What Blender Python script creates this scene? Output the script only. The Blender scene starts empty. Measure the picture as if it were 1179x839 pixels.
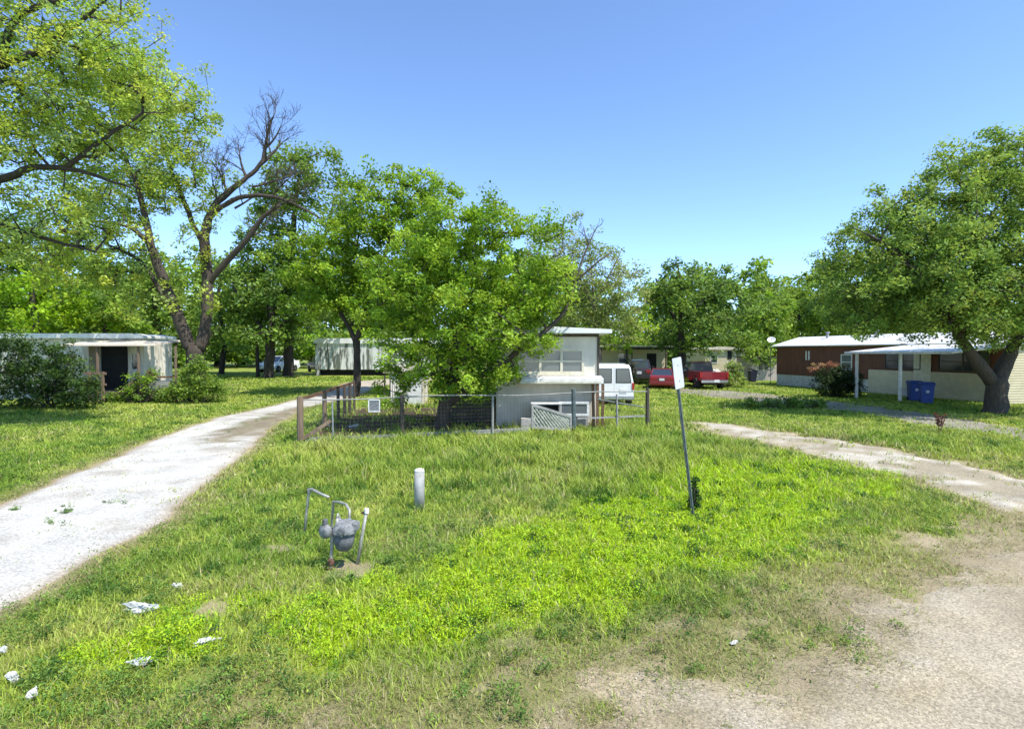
import bpy, math, random
import numpy as np
from mathutils import Vector, Matrix

random.seed(7)
rng = np.random.default_rng(11)
SC = bpy.context.scene
COL = SC.collection
F, CX, CY, HOR, CAMZ = 640.0, 589.5, 419.5, 405.0, 2.5
PITCH = math.atan((CY - HOR) / F)

# ------------------------------------------------------------------ surveying: photograph pixel -> point in the place
def ray(px, py):
    u, v = (px - CX) / F, (CY - py) / F
    c, s = math.cos(PITCH), math.sin(PITCH)
    return np.array([u, c + v * s, -s + v * c])

def at(px, py, Y):
    r = ray(px, py)
    return Vector((r[0] * Y / r[1], Y, CAMZ + r[2] * Y / r[1]))

def gp(px, py, z=0.0):
    r = ray(px, py)
    t = (z - CAMZ) / r[2]
    return Vector((r[0] * t, r[1] * t, z))

def sstep(a, b, x):
    t = np.clip((np.asarray(x, float) - a) / (b - a), 0, 1)
    return t * t * (3 - 2 * t)

def gh(x, y):
    x = np.asarray(x, float); y = np.asarray(y, float)
    rise = 0.55 * sstep(28, 52, y) * sstep(3, -8, x)
    return rise + 0.02 * np.sin(x * 0.35 + 1.3) * np.sin(y * 0.28) * sstep(2, 8, y)

def gz(x, y): return float(gh(x, y))

def vnoise(x, y, scale, seed=0):
    x = np.asarray(x, float) / scale; y = np.asarray(y, float) / scale
    xi = np.floor(x).astype(np.int64); yi = np.floor(y).astype(np.int64)
    fx = x - xi; fy = y - yi
    fx = fx * fx * (3 - 2 * fx); fy = fy * fy * (3 - 2 * fy)
    def h(a, b):
        n = (a * 374761393 + b * 668265263 + seed * 974634777) & 0x7fffffff
        n = ((n ^ (n >> 13)) * 1274126177) & 0x7fffffff
        return ((n ^ (n >> 16)) & 0xffff) / 65535.0
    a = h(xi, yi) * (1 - fx) + h(xi + 1, yi) * fx
    b = h(xi, yi + 1) * (1 - fx) + h(xi + 1, yi + 1) * fx
    return a * (1 - fy) + b * fy

def fnoise(x, y, scale, seed=0):
    return 0.55 * vnoise(x, y, scale, seed) + 0.3 * vnoise(x, y, scale * .45, seed + 5) + 0.15 * vnoise(x, y, scale * .2, seed + 9)

def sd_poly(X, Y, poly):
    """signed distance, negative inside"""
    d = np.full(X.shape, 1e9); ins = np.zeros(X.shape, bool)
    n = len(poly)
    for i in range(n):
        ax, ay = poly[i][0], poly[i][1]; bx, by = poly[(i + 1) % n][0], poly[(i + 1) % n][1]
        ex, ey = bx - ax, by - ay
        t = np.clip(((X - ax) * ex + (Y - ay) * ey) / (ex * ex + ey * ey + 1e-9), 0, 1)
        d = np.minimum(d, np.hypot(X - ax - t * ex, Y - ay - t * ey))
        if ay != by:
            c = ((ay > Y) != (by > Y)) & (X < (bx - ax) * (Y - ay) / (by - ay) + ax)
            ins ^= c
    return np.where(ins, -d, d)

# ------------------------------------------------------------------ materials
def _m(name):
    m = bpy.data.materials.new(name); m.use_nodes = True
    nt = m.node_tree; b = nt.nodes['Principled BSDF']
    return m, nt, b

def N(nt, t, **k):
    n = nt.nodes.new(t)
    for a, v in k.items(): setattr(n, a, v)
    return n

def pm(name, c1, c2=None, scale=4, rough=.7, bump=0., bscale=40, metal=0., stretch=(1, 1, 1), contrast=(.35, .65), spec=.4,
       wave=0., wscale=10, waxis='X', c3=None, s3=60, f3=.5, coat=0., emit=None):
    m, nt, b = _m(name)
    L = nt.links.new
    b.inputs['Roughness'].default_value = rough
    b.inputs['Metallic'].default_value = metal
    b.inputs['Specular IOR Level'].default_value = spec
    b.inputs['Coat Weight'].default_value = coat
    tc = N(nt, 'ShaderNodeTexCoord'); mp = N(nt, 'ShaderNodeMapping')
    mp.inputs['Scale'].default_value = stretch
    L(tc.outputs['Object'], mp.inputs['Vector'])
    c2 = c2 or tuple(x * .8 for x in c1)
    ns = N(nt, 'ShaderNodeTexNoise'); ns.inputs['Scale'].default_value = scale; ns.inputs['Detail'].default_value = 7
    ns.inputs['Roughness'].default_value = .62
    L(mp.outputs[0], ns.inputs['Vector'])
    r = N(nt, 'ShaderNodeValToRGB')
    r.color_ramp.elements[0].position = contrast[0]; r.color_ramp.elements[1].position = contrast[1]
    r.color_ramp.elements[0].color = (*c1, 1); r.color_ramp.elements[1].color = (*c2, 1)
    L(ns.outputs['Fac'], r.inputs[0]); col = r.outputs[0]
    if c3:
        n3 = N(nt, 'ShaderNodeTexNoise'); n3.inputs['Scale'].default_value = s3; n3.inputs['Detail'].default_value = 4
        L(tc.outputs['Object'], n3.inputs['Vector'])
        r3 = N(nt, 'ShaderNodeMapRange'); r3.inputs[1].default_value = f3; r3.inputs[2].default_value = f3 + .12
        L(n3.outputs['Fac'], r3.inputs[0])
        mx = N(nt, 'ShaderNodeMix', data_type='RGBA')
        L(r3.outputs[0], mx.inputs[0]); L(col, mx.inputs[6]); mx.inputs[7].default_value = (*c3, 1)
        col = mx.outputs[2]
    L(col, b.inputs['Base Color'])
    h = None
    if wave:
        w = N(nt, 'ShaderNodeTexWave', wave_type='BANDS', bands_direction=waxis); w.inputs['Scale'].default_value = wscale
        L(tc.outputs['Object'], w.inputs['Vector'])
        bp = N(nt, 'ShaderNodeBump'); bp.inputs['Strength'].default_value = wave; bp.inputs['Distance'].default_value = .03
        L(w.outputs['Fac'], bp.inputs['Height']); L(bp.outputs[0], b.inputs['Normal']); h = bp
    if bump:
        nb = N(nt, 'ShaderNodeTexNoise'); nb.inputs['Scale'].default_value = bscale; nb.inputs['Detail'].default_value = 6
        L(mp.outputs[0], nb.inputs['Vector'])
        bp = N(nt, 'ShaderNodeBump'); bp.inputs['Strength'].default_value = bump; bp.inputs['Distance'].default_value = .02
        L(nb.outputs['Fac'], bp.inputs['Height'])
        if h: L(h.outputs[0], bp.inputs['Normal'])
        L(bp.outputs[0], b.inputs['Normal'])
    return m

def leaf_mat(name, trans=.35, rough=.55, tint=(1.15, 1.05, .8)):
    m, nt, b = _m(name); L = nt.links.new
    a = N(nt, 'ShaderNodeAttribute', attribute_name='col')
    b.inputs['Roughness'].default_value = rough; b.inputs['Specular IOR Level'].default_value = .25
    L(a.outputs['Color'], b.inputs['Base Color'])
    t = N(nt, 'ShaderNodeBsdfTranslucent')
    mul = N(nt, 'ShaderNodeMix', data_type='RGBA', blend_type='MULTIPLY'); mul.inputs[0].default_value = 1
    L(a.outputs['Color'], mul.inputs[6]); mul.inputs[7].default_value = (*tint, 1)
    L(mul.outputs[2], t.inputs['Color'])
    mx = N(nt, 'ShaderNodeMixShader'); mx.inputs[0].default_value = trans
    L(b.outputs[0], mx.inputs[1]); L(t.outputs[0], mx.inputs[2])
    L(mx.outputs[0], nt.nodes['Material Output'].inputs['Surface'])
    return m

def ground_mat(name, rough=.95, fine=60., lo=.55, hi=1.35, bump=.6, stones=None):
    """vertex colour says what grows or lies there; noise breaks it up"""
    m, nt, b = _m(name); L = nt.links.new
    a = N(nt, 'ShaderNodeAttribute', attribute_name='col')
    tc = N(nt, 'ShaderNodeTexCoord')
    n1 = N(nt, 'ShaderNodeTexNoise'); n1.inputs['Scale'].default_value = fine; n1.inputs['Detail'].default_value = 8; n1.inputs['Roughness'].default_value = .75
    L(tc.outputs['Object'], n1.inputs['Vector'])
    mr = N(nt, 'ShaderNodeMapRange'); mr.inputs[1].default_value = .3; mr.inputs[2].default_value = .7; mr.inputs[3].default_value = lo; mr.inputs[4].default_value = hi
    L(n1.outputs['Fac'], mr.inputs[0])
    n2 = N(nt, 'ShaderNodeTexNoise'); n2.inputs['Scale'].default_value = 1.3; n2.inputs['Detail'].default_value = 6
    L(tc.outputs['Object'], n2.inputs['Vector'])
    m2 = N(nt, 'ShaderNodeMapRange'); m2.inputs[1].default_value = .3; m2.inputs[2].default_value = .7; m2.inputs[3].default_value = .82; m2.inputs[4].default_value = 1.15
    L(n2.outputs['Fac'], m2.inputs[0])
    mm = N(nt, 'ShaderNodeMath', operation='MULTIPLY'); L(mr.outputs[0], mm.inputs[0]); L(m2.outputs[0], mm.inputs[1])
    sc = N(nt, 'ShaderNodeVectorMath', operation='SCALE'); L(a.outputs['Color'], sc.inputs[0]); L(mm.outputs[0], sc.inputs['Scale'])
    col = sc.outputs[0]
    if stones:
        v = N(nt, 'ShaderNodeTexVoronoi'); v.inputs['Scale'].default_value = stones
        L(tc.outputs['Object'], v.inputs['Vector'])
        rp = N(nt, 'ShaderNodeMapRange'); rp.inputs[1].default_value = 0; rp.inputs[2].default_value = 1; rp.inputs[3].default_value = .72; rp.inputs[4].default_value = 1.22
        sx = N(nt, 'ShaderNodeSeparateColor'); L(v.outputs['Color'], sx.inputs[0]); L(sx.outputs[0], rp.inputs[0])
        s2 = N(nt, 'ShaderNodeVectorMath', operation='SCALE'); L(col, s2.inputs[0]); L(rp.outputs[0], s2.inputs['Scale']); col = s2.outputs[0]
    L(col, b.inputs['Base Color'])
    b.inputs['Roughness'].default_value = rough; b.inputs['Specular IOR Level'].default_value = .15
    bp = N(nt, 'ShaderNodeBump'); bp.inputs['Strength'].default_value = bump; bp.inputs['Distance'].default_value = .02
    L(n1.outputs['Fac'], bp.inputs['Height']); L(bp.outputs[0], b.inputs['Normal'])
    return m

def glass_mat(name, c=(.03, .04, .05), rough=.08):
    m, nt, b = _m(name)
    b.inputs['Base Color'].default_value = (*c, 1); b.inputs['Roughness'].default_value = rough; b.inputs['Specular IOR Level'].default_value = .8
    tc = N(nt, 'ShaderNodeTexCoord'); n = N(nt, 'ShaderNodeTexNoise'); n.inputs['Scale'].default_value = 3
    nt.links.new(tc.outputs['Object'], n.inputs['Vector'])
    bp = N(nt, 'ShaderNodeBump'); bp.inputs['Strength'].default_value = .04
    nt.links.new(n.outputs['Fac'], bp.inputs['Height']); nt.links.new(bp.outputs[0], b.inputs['Normal'])
    return m

M = {}
M['white_siding'] = pm('white painted siding', (.72, .66, .55), (.58, .53, .43), 2.2, .6, .1, 30, stretch=(1, 1, .35), c3=(.46, .46, .42), s3=2.3, f3=.62)
M['grey_siding'] = pm('weathered grey white siding', (.64, .57, .46), (.50, .44, .35), 2.5, .7, .1, 30, stretch=(1, 1, .3))
M['white_metal'] = pm('white metal roof', (.80, .80, .78), (.66, .66, .62), 1.5, .45, wave=.4, wscale=2.2, waxis='Y')
M['white_trim'] = pm('white trim', (.78, .78, .74), (.60, .59, .54), 6, .55)
M['cream_trim'] = pm('cream painted trim', (.70, .66, .52), (.54, .50, .38), 5, .6)
M['shade_streak_metal'] = pm('white metal with painted tree shade', (.70, .70, .66), (.13, .14, .11), 2.6, .6, wave=.4, wscale=3.2, waxis='X', stretch=(1, 1, .16), contrast=(.47, .58))  # dark streaks put dappled tree shade into the wall colour
M['corr_white'] = pm('white corrugated metal', (.80, .74, .62), (.36, .33, .25), 1.5, .55, wave=.8, wscale=3.3, waxis='X', stretch=(1, 1, .2), contrast=(.44, .62))
M['brown_siding'] = pm('dark brown siding', (.15, .055, .036), (.10, .04, .027), 3, .65, wave=.5, wscale=2.6, waxis='Y', stretch=(1, 1, .3))
M['cream_siding'] = pm('cream siding', (.60, .53, .36), (.50, .44, .30), 3, .65, wave=.4, wscale=2.6, waxis='Z')
M['skirt'] = pm('pale skirting', (.60, .58, .52), (.42, .41, .36), 3, .7, c3=(.2, .22, .15), s3=5, f3=.6)
M['pink_wall'] = pm('pale pinkish wall', (.46, .38, .34), (.36, .30, .27), 3, .75)
M['tan'] = pm('tan weathered metal', (.50, .38, .25), (.36, .26, .17), 4, .7)
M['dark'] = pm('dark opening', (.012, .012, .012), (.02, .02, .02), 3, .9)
M['dark_wood'] = pm('dark weathered wood', (.10, .08, .06), (.055, .045, .035), 6, .85, .4, 30, stretch=(1, 1, .2))
M['wood'] = pm('weathered wood post', (.24, .17, .11), (.14, .10, .07), 8, .85, .5, 30, stretch=(1, 1, .15))
M['brown_wood'] = pm('brown wood', (.20, .11, .055), (.12, .065, .035), 8, .8, .4, 30, stretch=(1, 1, .15))
M['grey_wood'] = pm('grey board', (.36, .35, .32), (.22, .21, .19), 8, .85, .4, 30, stretch=(.3, 1, 1))
M['pale_slat'] = pm('pale painted slat', (.48, .48, .40), (.24, .26, .20), 9, .8)
M['galv'] = pm('galvanised steel', (.42, .43, .43), (.28, .29, .29), 9, .45, metal=.55)
M['wire'] = pm('rusty fence wire', (.20, .19, .17), (.13, .11, .09), 9, .6, metal=.4)
M['sign_back'] = pm('bare aluminium sign back', (.62, .64, .66), (.50, .52, .54), 5, .5, metal=.25)
M['sign_post'] = pm('grey green steel post', (.15, .18, .18), (.09, .11, .11), 8, .6, metal=.4)
M['concrete'] = pm('concrete', (.55, .53, .48), (.38, .37, .33), 9, .9, .4, 60)
M['bollard'] = pm('weathered grey painted steel', (.40, .40, .375), (.22, .22, .19), 7, .7, .2, 40, stretch=(1, 1, .4), c3=(.16, .12, .09), s3=9, f3=.62)
M['bollard_cap'] = pm('white concrete cap', (.80, .80, .77), (.62, .62, .58), 12, .9, .3, 60)
M['meter_grey'] = pm('grey meter paint', (.27, .275, .275), (.13, .135, .135), 22, .7, .3, 60, contrast=(.38, .62), c3=(.14, .11, .08), s3=26, f3=.60)
M['meter_dark'] = pm('dark grey meter case', (.15, .155, .16), (.075, .078, .08), 20, .7, .3, 60)
M['pipe'] = pm('weathered pipe paint', (.42, .42, .38), (.26, .24, .20), 14, .6, metal=.3)
M['rust'] = pm('rusted steel', (.16, .08, .045), (.08, .045, .03), 14, .85)
M['trash'] = pm('crumpled white plastic', (.66, .66, .65), (.38, .38, .36), 16, .55, .6, 30, c3=(.24, .21, .15), s3=20, f3=.60)
M['tyre'] = pm('tyre rubber', (.02, .02, .02), (.03, .03, .03), 8, .85)
M['rim'] = pm('wheel rim', (.35, .35, .36), (.25, .25, .26), 8, .4, metal=.7)
M['chrome'] = pm('dull chrome', (.55, .55, .56), (.42, .42, .42), 8, .25, metal=.85)
M['glass'] = glass_mat('dark window glass')
M['win_glass'] = glass_mat('house window glass', (.13, .145, .15), .10)
M['red_paint'] = pm('red car paint', (.23, .016, .024), (.18, .012, .018), 3, .3, coat=.6)
M['shaded_red_paint'] = pm('red paint darkened for shade', (.05, .008, .009), (.04, .007, .008), 3, .3, coat=.6)  # the red paint darkened, standing in for tree shade on the pickup cab
M['white_paint'] = pm('white van paint', (.78, .79, .80), (.70, .71, .71), 3, .35, coat=.4)
M['black_paint'] = pm('black car paint', (.03, .028, .03), (.05, .035, .035), 3, .3, coat=.5)
M['lamp_red'] = pm('red lamp lens', (.42, .02, .02), (.32, .015, .015), 9, .2)
M['lamp_clear'] = pm('clear lamp lens', (.6, .6, .58), (.5, .5, .5), 9, .15)
M['plate'] = pm('licence plate', (.72, .73, .72), (.62, .63, .62), 9, .5)
M['blue_bin'] = pm('blue plastic', (.028, .065, .27), (.022, .05, .21), 4, .5)
M['navy'] = pm('dark navy plastic', (.012, .016, .035), (.018, .022, .04), 4, .6)
M['leaf'] = leaf_mat('leaves', .45)
M['grassleaf'] = leaf_mat('grass blades', .30, .6, (1.1, 1.1, .6))
M['bark'] = pm('grey brown bark', (.085, .067, .05), (.05, .04, .031), 16, .95, 1., 26, stretch=(1, 1, .22))
M['bark_dark'] = pm('dark bark', (.065, .052, .042), (.03, .025, .02), 7, .95, 1., 18, stretch=(1, 1, .25))
M['bark_pale'] = pm('pale dead wood', (.24, .20, .165), (.14, .115, .095), 7, .95, .6, 18, stretch=(1, 1, .25))
M['ground'] = ground_mat('soil and thatch', fine=70, lo=.40, hi=1.45, bump=.9)
M['gravel'] = ground_mat('white limestone gravel', fine=30, lo=.72, hi=1.16, bump=.7, stones=48)
M['dirt'] = ground_mat('pale dirt and gravel', fine=40, lo=.66, hi=1.28, bump=.6, stones=60)
M['road'] = ground_mat('worn chip seal', fine=50, lo=.55, hi=1.36, bump=.8, stones=60)
M['pebble'] = ground_mat('loose stones', fine=20, lo=.8, hi=1.2, bump=.2)

# ------------------------------------------------------------------ mesh helpers
class MB:
    def __init__(s): s.v = []; s.f = []
    def add(s, vs, fs):
        o = len(s.v); s.v += [tuple(v) for v in vs]; s.f += [tuple(i + o for i in f) for f in fs]; return s
    def box(s, c, d, R=None):
        x, y, z = d[0] / 2, d[1] / 2, d[2] / 2
        vs = [Vector((a, b, e)) for a in (-x, x) for b in (-y, y) for e in (-z, z)]
        if R: vs = [R @ v for v in vs]
        vs = [v + Vector(c) for v in vs]
        return s.add(vs, [(0, 1, 3, 2), (4, 6, 7, 5), (0, 4, 5, 1), (2, 3, 7, 6), (0, 2, 6, 4), (1, 5, 7, 3)])
    def bar(s, a, b, w, t=None, up=(0, 0, 1)):
        """rectangular bar from a to b"""
        a, b = Vector(a), Vector(b); d = (b - a); l = d.length; d.normalize()
        u = Vector(up)
        if abs(d.dot(u)) > .95: u = Vector((0, 1, 0))
        x = d.cross(u).normalized(); u = x.cross(d).normalized()
        R = Matrix((x, d, u)).transposed()
        return s.box((a + b) / 2, (w, l, t or w), R)
    def tube(s, pts, rad, n=8, cap=True):
        pts = [Vector(p) for p in pts]
        if not hasattr(rad, '__len__'): rad = [rad] * len(pts)
        prev = None; rings = []; vs = []; fs = []
        for i, p in enumerate(pts):
            d = (pts[min(i + 1, len(pts) - 1)] - pts[max(i - 1, 0)])
            d = d.normalized() if d.length > 1e-9 else Vector((0, 0, 1))
            if prev is None:
                x = d.cross(Vector((0, 0, 1)) if abs(d.z) < .9 else Vector((1, 0, 0))).normalized()
            else:
                x = (prev - d * prev.dot(d)).normalized()
            prev = x; y = d.cross(x)
            vs += [p + (x * math.cos(2 * math.pi * k / n) + y * math.sin(2 * math.pi * k / n)) * rad[i] for k in range(n)]
        for i in range(len(pts) - 1):
            for k in range(n):
                fs.append((i * n + k, i * n + (k + 1) % n, (i + 1) * n + (k + 1) % n, (i + 1) * n + k))
        if cap:
            fs.append(tuple(range(n - 1, -1, -1))); fs.append(tuple((len(pts) - 1) * n + k for k in range(n)))
        return s.add(vs, fs)
    def lathe(s, prof, c=(0, 0, 0), axis='Z', n=20, R=None):
        """prof: (radius, height) list"""
        vs = []; fs = []
        for r, h in prof:
            for k in range(n):
                a = 2 * math.pi * k / n
                v = Vector((r * math.cos(a), r * math.sin(a), h))
                if axis == 'X': v = Vector((v.z, v.x, v.y))
                if axis == 'Y': v = Vector((v.x, v.z, v.y))
                if R: v = R @ v
                vs.append(v + Vector(c))
        m = len(prof)
        for i in range(m - 1):
            for k in range(n):
                fs.append((i * n + k, i * n + (k + 1) % n, (i + 1) * n + (k + 1) % n, (i + 1) * n + k))
        fs.append(tuple(range(n - 1, -1, -1))); fs.append(tuple((m - 1) * n + k for k in range(n)))
        return s.add(vs, fs)
    def loft(s, secs):
        k = len(secs[0]); vs = [v for sec in secs for v in sec]; fs = []
        for i in range(len(secs) - 1):
            for j in range(k):
                fs.append((i * k + j, i * k + (j + 1) % k, (i + 1) * k + (j + 1) % k, (i + 1) * k + j))
        fs.append(tuple(range(k - 1, -1, -1))); fs.append(tuple((len(secs) - 1) * k + j for j in range(k)))
        return s.add(vs, fs)
    def prism(s, poly, ext, axis='Y'):
        """poly of (a,b) pushed from ext[0] to ext[1] along axis"""
        def P(a, b, e): return {'Y': (a, e, b), 'X': (e, a, b), 'Z': (a, b, e)}[axis]
        return s.loft([[P(a, b, e) for a, b in poly] for e in ext])
    def build(s, name, mat, parent=None, bevel=0., smooth=False, loc=None):
        me = bpy.data.meshes.new(name); me.from_pydata([tuple(v) for v in s.v], [], s.f)
        import bmesh
        bm = bmesh.new(); bm.from_mesh(me); bmesh.ops.recalc_face_normals(bm, faces=bm.faces); bm.to_mesh(me); bm.free()
        o = bpy.data.objects.new(name, me); COL.objects.link(o)
        me.materials.append(M[mat] if isinstance(mat, str) else mat)
        if parent: o.parent = parent
        if loc is not None: o.location = loc
        if bevel:
            b = o.modifiers.new('bevel', 'BEVEL'); b.width = bevel; b.segments = 2; b.limit_method = 'ANGLE'; b.angle_limit = math.radians(35)
        if smooth:
            me.polygons.foreach_set('use_smooth', [True] * len(me.polygons))
        return o

def np_mesh(name, V, faces, mat, cols=None, parent=None, smooth=False):
    me = bpy.data.meshes.new(name)
    V = np.ascontiguousarray(V, np.float32); me.vertices.add(len(V)); me.vertices.foreach_set('co', V.ravel())
    lv = np.concatenate([f.ravel() for f in faces]).astype(np.int32)
    tot = np.concatenate([np.full(len(f), f.shape[1], np.int32) for f in faces])
    st = np.concatenate([[0], np.cumsum(tot)[:-1]]).astype(np.int32)
    me.loops.add(len(lv)); me.loops.foreach_set('vertex_index', lv)
    me.polygons.add(len(tot)); me.polygons.foreach_set('loop_start', st); me.polygons.foreach_set('loop_total', tot)
    if smooth: me.polygons.foreach_set('use_smooth', np.ones(len(tot), bool))
    me.update(calc_edges=True)
    if cols is not None:
        a = me.attributes.new('col', 'FLOAT_COLOR', 'POINT')
        c = np.ones((len(V), 4), np.float32); c[:, :3] = cols; a.data.foreach_set('color', c.ravel())
    o = bpy.data.objects.new(name, me); COL.objects.link(o); me.materials.append(M[mat])
    if parent: o.parent = parent
    return o

def tag(o, label=None, cat=None, group=None, kind=None):
    if label: o['label'] = label
    if cat: o['category'] = cat
    if group: o['group'] = group
    if kind: o['kind'] = kind
    return o

def thing(name, label, cat, loc=(0, 0, 0), rz=0., group=None):
    o = bpy.data.objects.new(name, None); COL.objects.link(o)
    o.empty_display_size = .2
    o.location = loc; o.rotation_euler = (0, 0, rz)
    return tag(o, label, cat, group)

def copy_tree(o, parent=None):
    c = o.copy(); COL.objects.link(c); c.parent = parent
    for ch in list(o.children): copy_tree(ch, c)
    return c

# ------------------------------------------------------------------ where the drives, the road and the lawn lie
road_edge = [(-14, -2.6), (-6, 1.2), (-2.2, 2.9), (-.3, 3.62), (.7, 3.98), (1.75, 4.3), (2.7, 4.85), (3.3, 5.5), (4.6, 6.25), (6.6, 7.1), (9.5, 8.4), (14, 10.6), (30, 18.5)]
road_poly = road_edge + [(40, 10), (20, -8), (0, -14), (-14, -14)]
G = lambda *p: [tuple(gp(a, b))[:2] for a, b in p]
drive_l = G((-150, 650), (0, 581), (60, 553), (130, 526), (190, 501), (245, 482), (300, 470), (345, 459)) + [(-11.6, 34), (-12.0, 40), (-9, 44), (-3, 46)] \
    + [(-3, 43.4), (-8.2, 41), (-8.9, 36), (-8.9, 30)] + G((348, 470), (318, 491), (290, 517), (268, 536), (232, 567), (200, 595), (120, 641), (0, 703), (-150, 790))
mid_strip = G((225, 512), (262, 494), (320, 474), (350, 468), (336, 478), (300, 500), (262, 512))
drive_r = G((797, 486), (845, 489), (900, 498), (1000, 513), (1100, 532), (1179, 549)) + [(14.5, 12.4), (24, 17.0), (27, 14.6), (15.5, 9.8)] \
    + [(10.5, 9.2)] + G((1179, 600), (1090, 566), (1000, 541), (950, 527), (900, 515), (840, 503), (802, 497))
track_b = G((770, 446), (800, 449), (850, 450), (900, 456), (960, 463), (1010, 468), (1100, 481), (1179, 493), (1300, 510)) \
    + G((1300, 528), (1179, 506), (1080, 492), (1000, 477), (930, 469), (870, 462), (820, 457), (780, 453))
bright_poly = G((300, 715), (420, 672), (520, 632), (600, 606), (680, 580), (750, 556), (830, 535), (930, 528), (1005, 540), (995, 590), (920, 632), (820, 668), (700, 706), (560, 742), (430, 760), (310, 765))
bright2 = G((60, 735), (130, 690), (220, 665), (320, 680), (330, 720), (260, 765), (160, 800), (50, 812), (20, 770))
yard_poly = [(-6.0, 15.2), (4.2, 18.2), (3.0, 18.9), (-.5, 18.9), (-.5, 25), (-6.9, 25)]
bare_spots = [(*gp(250, 698)[:2], .24), (*gp(318, 632)[:2], .26), (*gp(405, 656)[:2], .34), (*gp(1062, 622)[:2], .5), (*gp(960, 700)[:2], .35), (*gp(1150, 616)[:2], 1.0)]

def zones(x, y):
    """what covers the ground at a point: bare earth share, dryness, bright weed share, drive distances"""
    nx = (fnoise(x, y, 1.1, 3) - .5); ny = (fnoise(x, y, 1.1, 17) - .5)
    xx, yy = x + nx * 1.0, y + ny * 1.0
    near = sstep(30, 8, y)
    dr = sd_poly(x + nx * 1.1, y + ny * 1.1, road_poly)
    dl = sd_poly(x + nx * .35, y + ny * .35, drive_l)
    d2 = sd_poly(x + nx * .8, y + ny * .8, drive_r)
    d3 = sd_poly(x + nx * .8, y + ny * .8, track_b)
    db = np.minimum(sd_poly(xx, yy, bright_poly), sd_poly(xx, yy, bright2) + .35)
    ms = sd_poly(x + nx * .5, y + ny * .5, mid_strip)
    yd = sd_poly(x, y, yard_poly)
    bright = sstep(.55, -.7, db + (fnoise(x, y, .5, 41) - .5) * 1.8)
    patch = fnoise(x, y, 1.6, 23)
    dry = np.clip(sstep(1.5, .1, dr) * .8 + sstep(.9, .05, d2) * .6 + sstep(.5, .0, dl) * .7 + sstep(.60, .72, patch) * .35, 0, 1) * (1 - bright * .9)
    bare = sstep(.25, -.35, dr + (fnoise(x, y, .7, 51) - .5) * 1.3 + (fnoise(x, y, .16, 52) - .5) * .9)
    bare = np.maximum(bare, sstep(.08, -.10, dl) * (1 - .8 * sstep(.15, -.25, ms)))
    bare = np.maximum(bare, sstep(.35, -.25, d2 + (fnoise(x, y, .6, 61) - .5) * 1.0))
    bare = np.maximum(bare, .85 * sstep(.3, -.2, d3 + (fnoise(x, y, .8, 63) - .5) * .9))
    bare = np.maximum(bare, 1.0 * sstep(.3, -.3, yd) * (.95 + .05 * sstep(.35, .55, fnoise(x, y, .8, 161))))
    for sx, sy, sr in bare_spots:
        d = np.hypot((x - sx) , (y - sy) ) / sr + (fnoise(x, y, .35, 71) - .5) * 1.1
        bare = np.maximum(bare, .9 * sstep(1.05, .45, d + (fnoise(x, y, .12, 73) - .5) * .9))
    verge = sstep(1.9, .2, dr)
    bare = np.maximum(bare, verge * .75 * sstep(.56, .66, .6 * fnoise(x, y, .55, 151) + .4 * vnoise(x, y, .11, 152)))
    return dict(bare=bare, dry=dry, bright=bright, dr=dr, dl=dl, d2=d2, d3=d3, yd=yd, ms=ms)

def mixc(a, b, t): return a * (1 - t[:, None]) + np.asarray(b) * t[:, None]

G_LUSH = np.array((.22, .335, .040)); G_MID = np.array((.34, .43, .065)); G_YEL = np.array((.44, .48, .11)); G_DRY = np.array((.40, .38, .17)); G_BRT = np.array((.40, .56, .016))
DIRT = np.array((.41, .335, .21)); YARD = np.array((.085, .06, .038))  # YARD: brown leaf litter, darkened further to stand in for tree shade

def grass_col(x, y, z):
    n = fnoise(x, y, 2.2, 81); m = fnoise(x, y, .6, 85)
    c = mixc(np.tile(G_LUSH, (len(x), 1)), G_MID, sstep(.30, .55, n * .6 + m * .4))
    c = mixc(c, G_YEL, sstep(.50, .70, n * .5 + m * .5) * .8)
    c = mixc(c, G_BRT, z['bright'])
    return c

# ------------------------------------------------------------------ ground
def axis(lo, hi, n, c, s):
    t = np.linspace(math.asinh((lo - c) / s), math.asinh((hi - c) / s), n)
    return c + s * np.sinh(t)

def sheet(name, xs, ys, mat, zfun, colfun, keep=None):
    X, Y = np.meshgrid(xs, ys); x = X.ravel(); y = Y.ravel()
    nx, ny = len(xs), len(ys)
    i = np.arange(nx * ny).reshape(ny, nx)
    q = np.stack([i[:-1, :-1], i[:-1, 1:], i[1:, 1:], i[1:, :-1]], -1).reshape(-1, 4)
    V = np.stack([x, y, zfun(x, y)], 1)
    if keep is not None:
        k = keep(x, y); q = q[k[q].any(1)]
        used = np.unique(q); mp = np.zeros(nx * ny, int); mp[used] = np.arange(len(used)); q = mp[q]; V = V[used]; x = x[used]; y = y[used]
    return np_mesh(name, V, [q], mat, colfun(x, y), smooth=True)

def ground_col(x, y):
    z = zones(x, y)
    c = grass_col(x, y, z) * .66
    c = mixc(c, np.array((.30, .245, .13)), z['dry'] * .8)
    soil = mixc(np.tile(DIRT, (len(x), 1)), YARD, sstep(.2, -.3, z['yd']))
    c = c * (1 - z['bare'][:, None]) + soil * z['bare'][:, None]
    return c

tag(sheet('ground', axis(-260, 260, 460, 0, 9), axis(-30, 330, 420, 6, 7), 'ground', lambda x, y: gh(x, y), ground_col), kind='structure')

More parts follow.
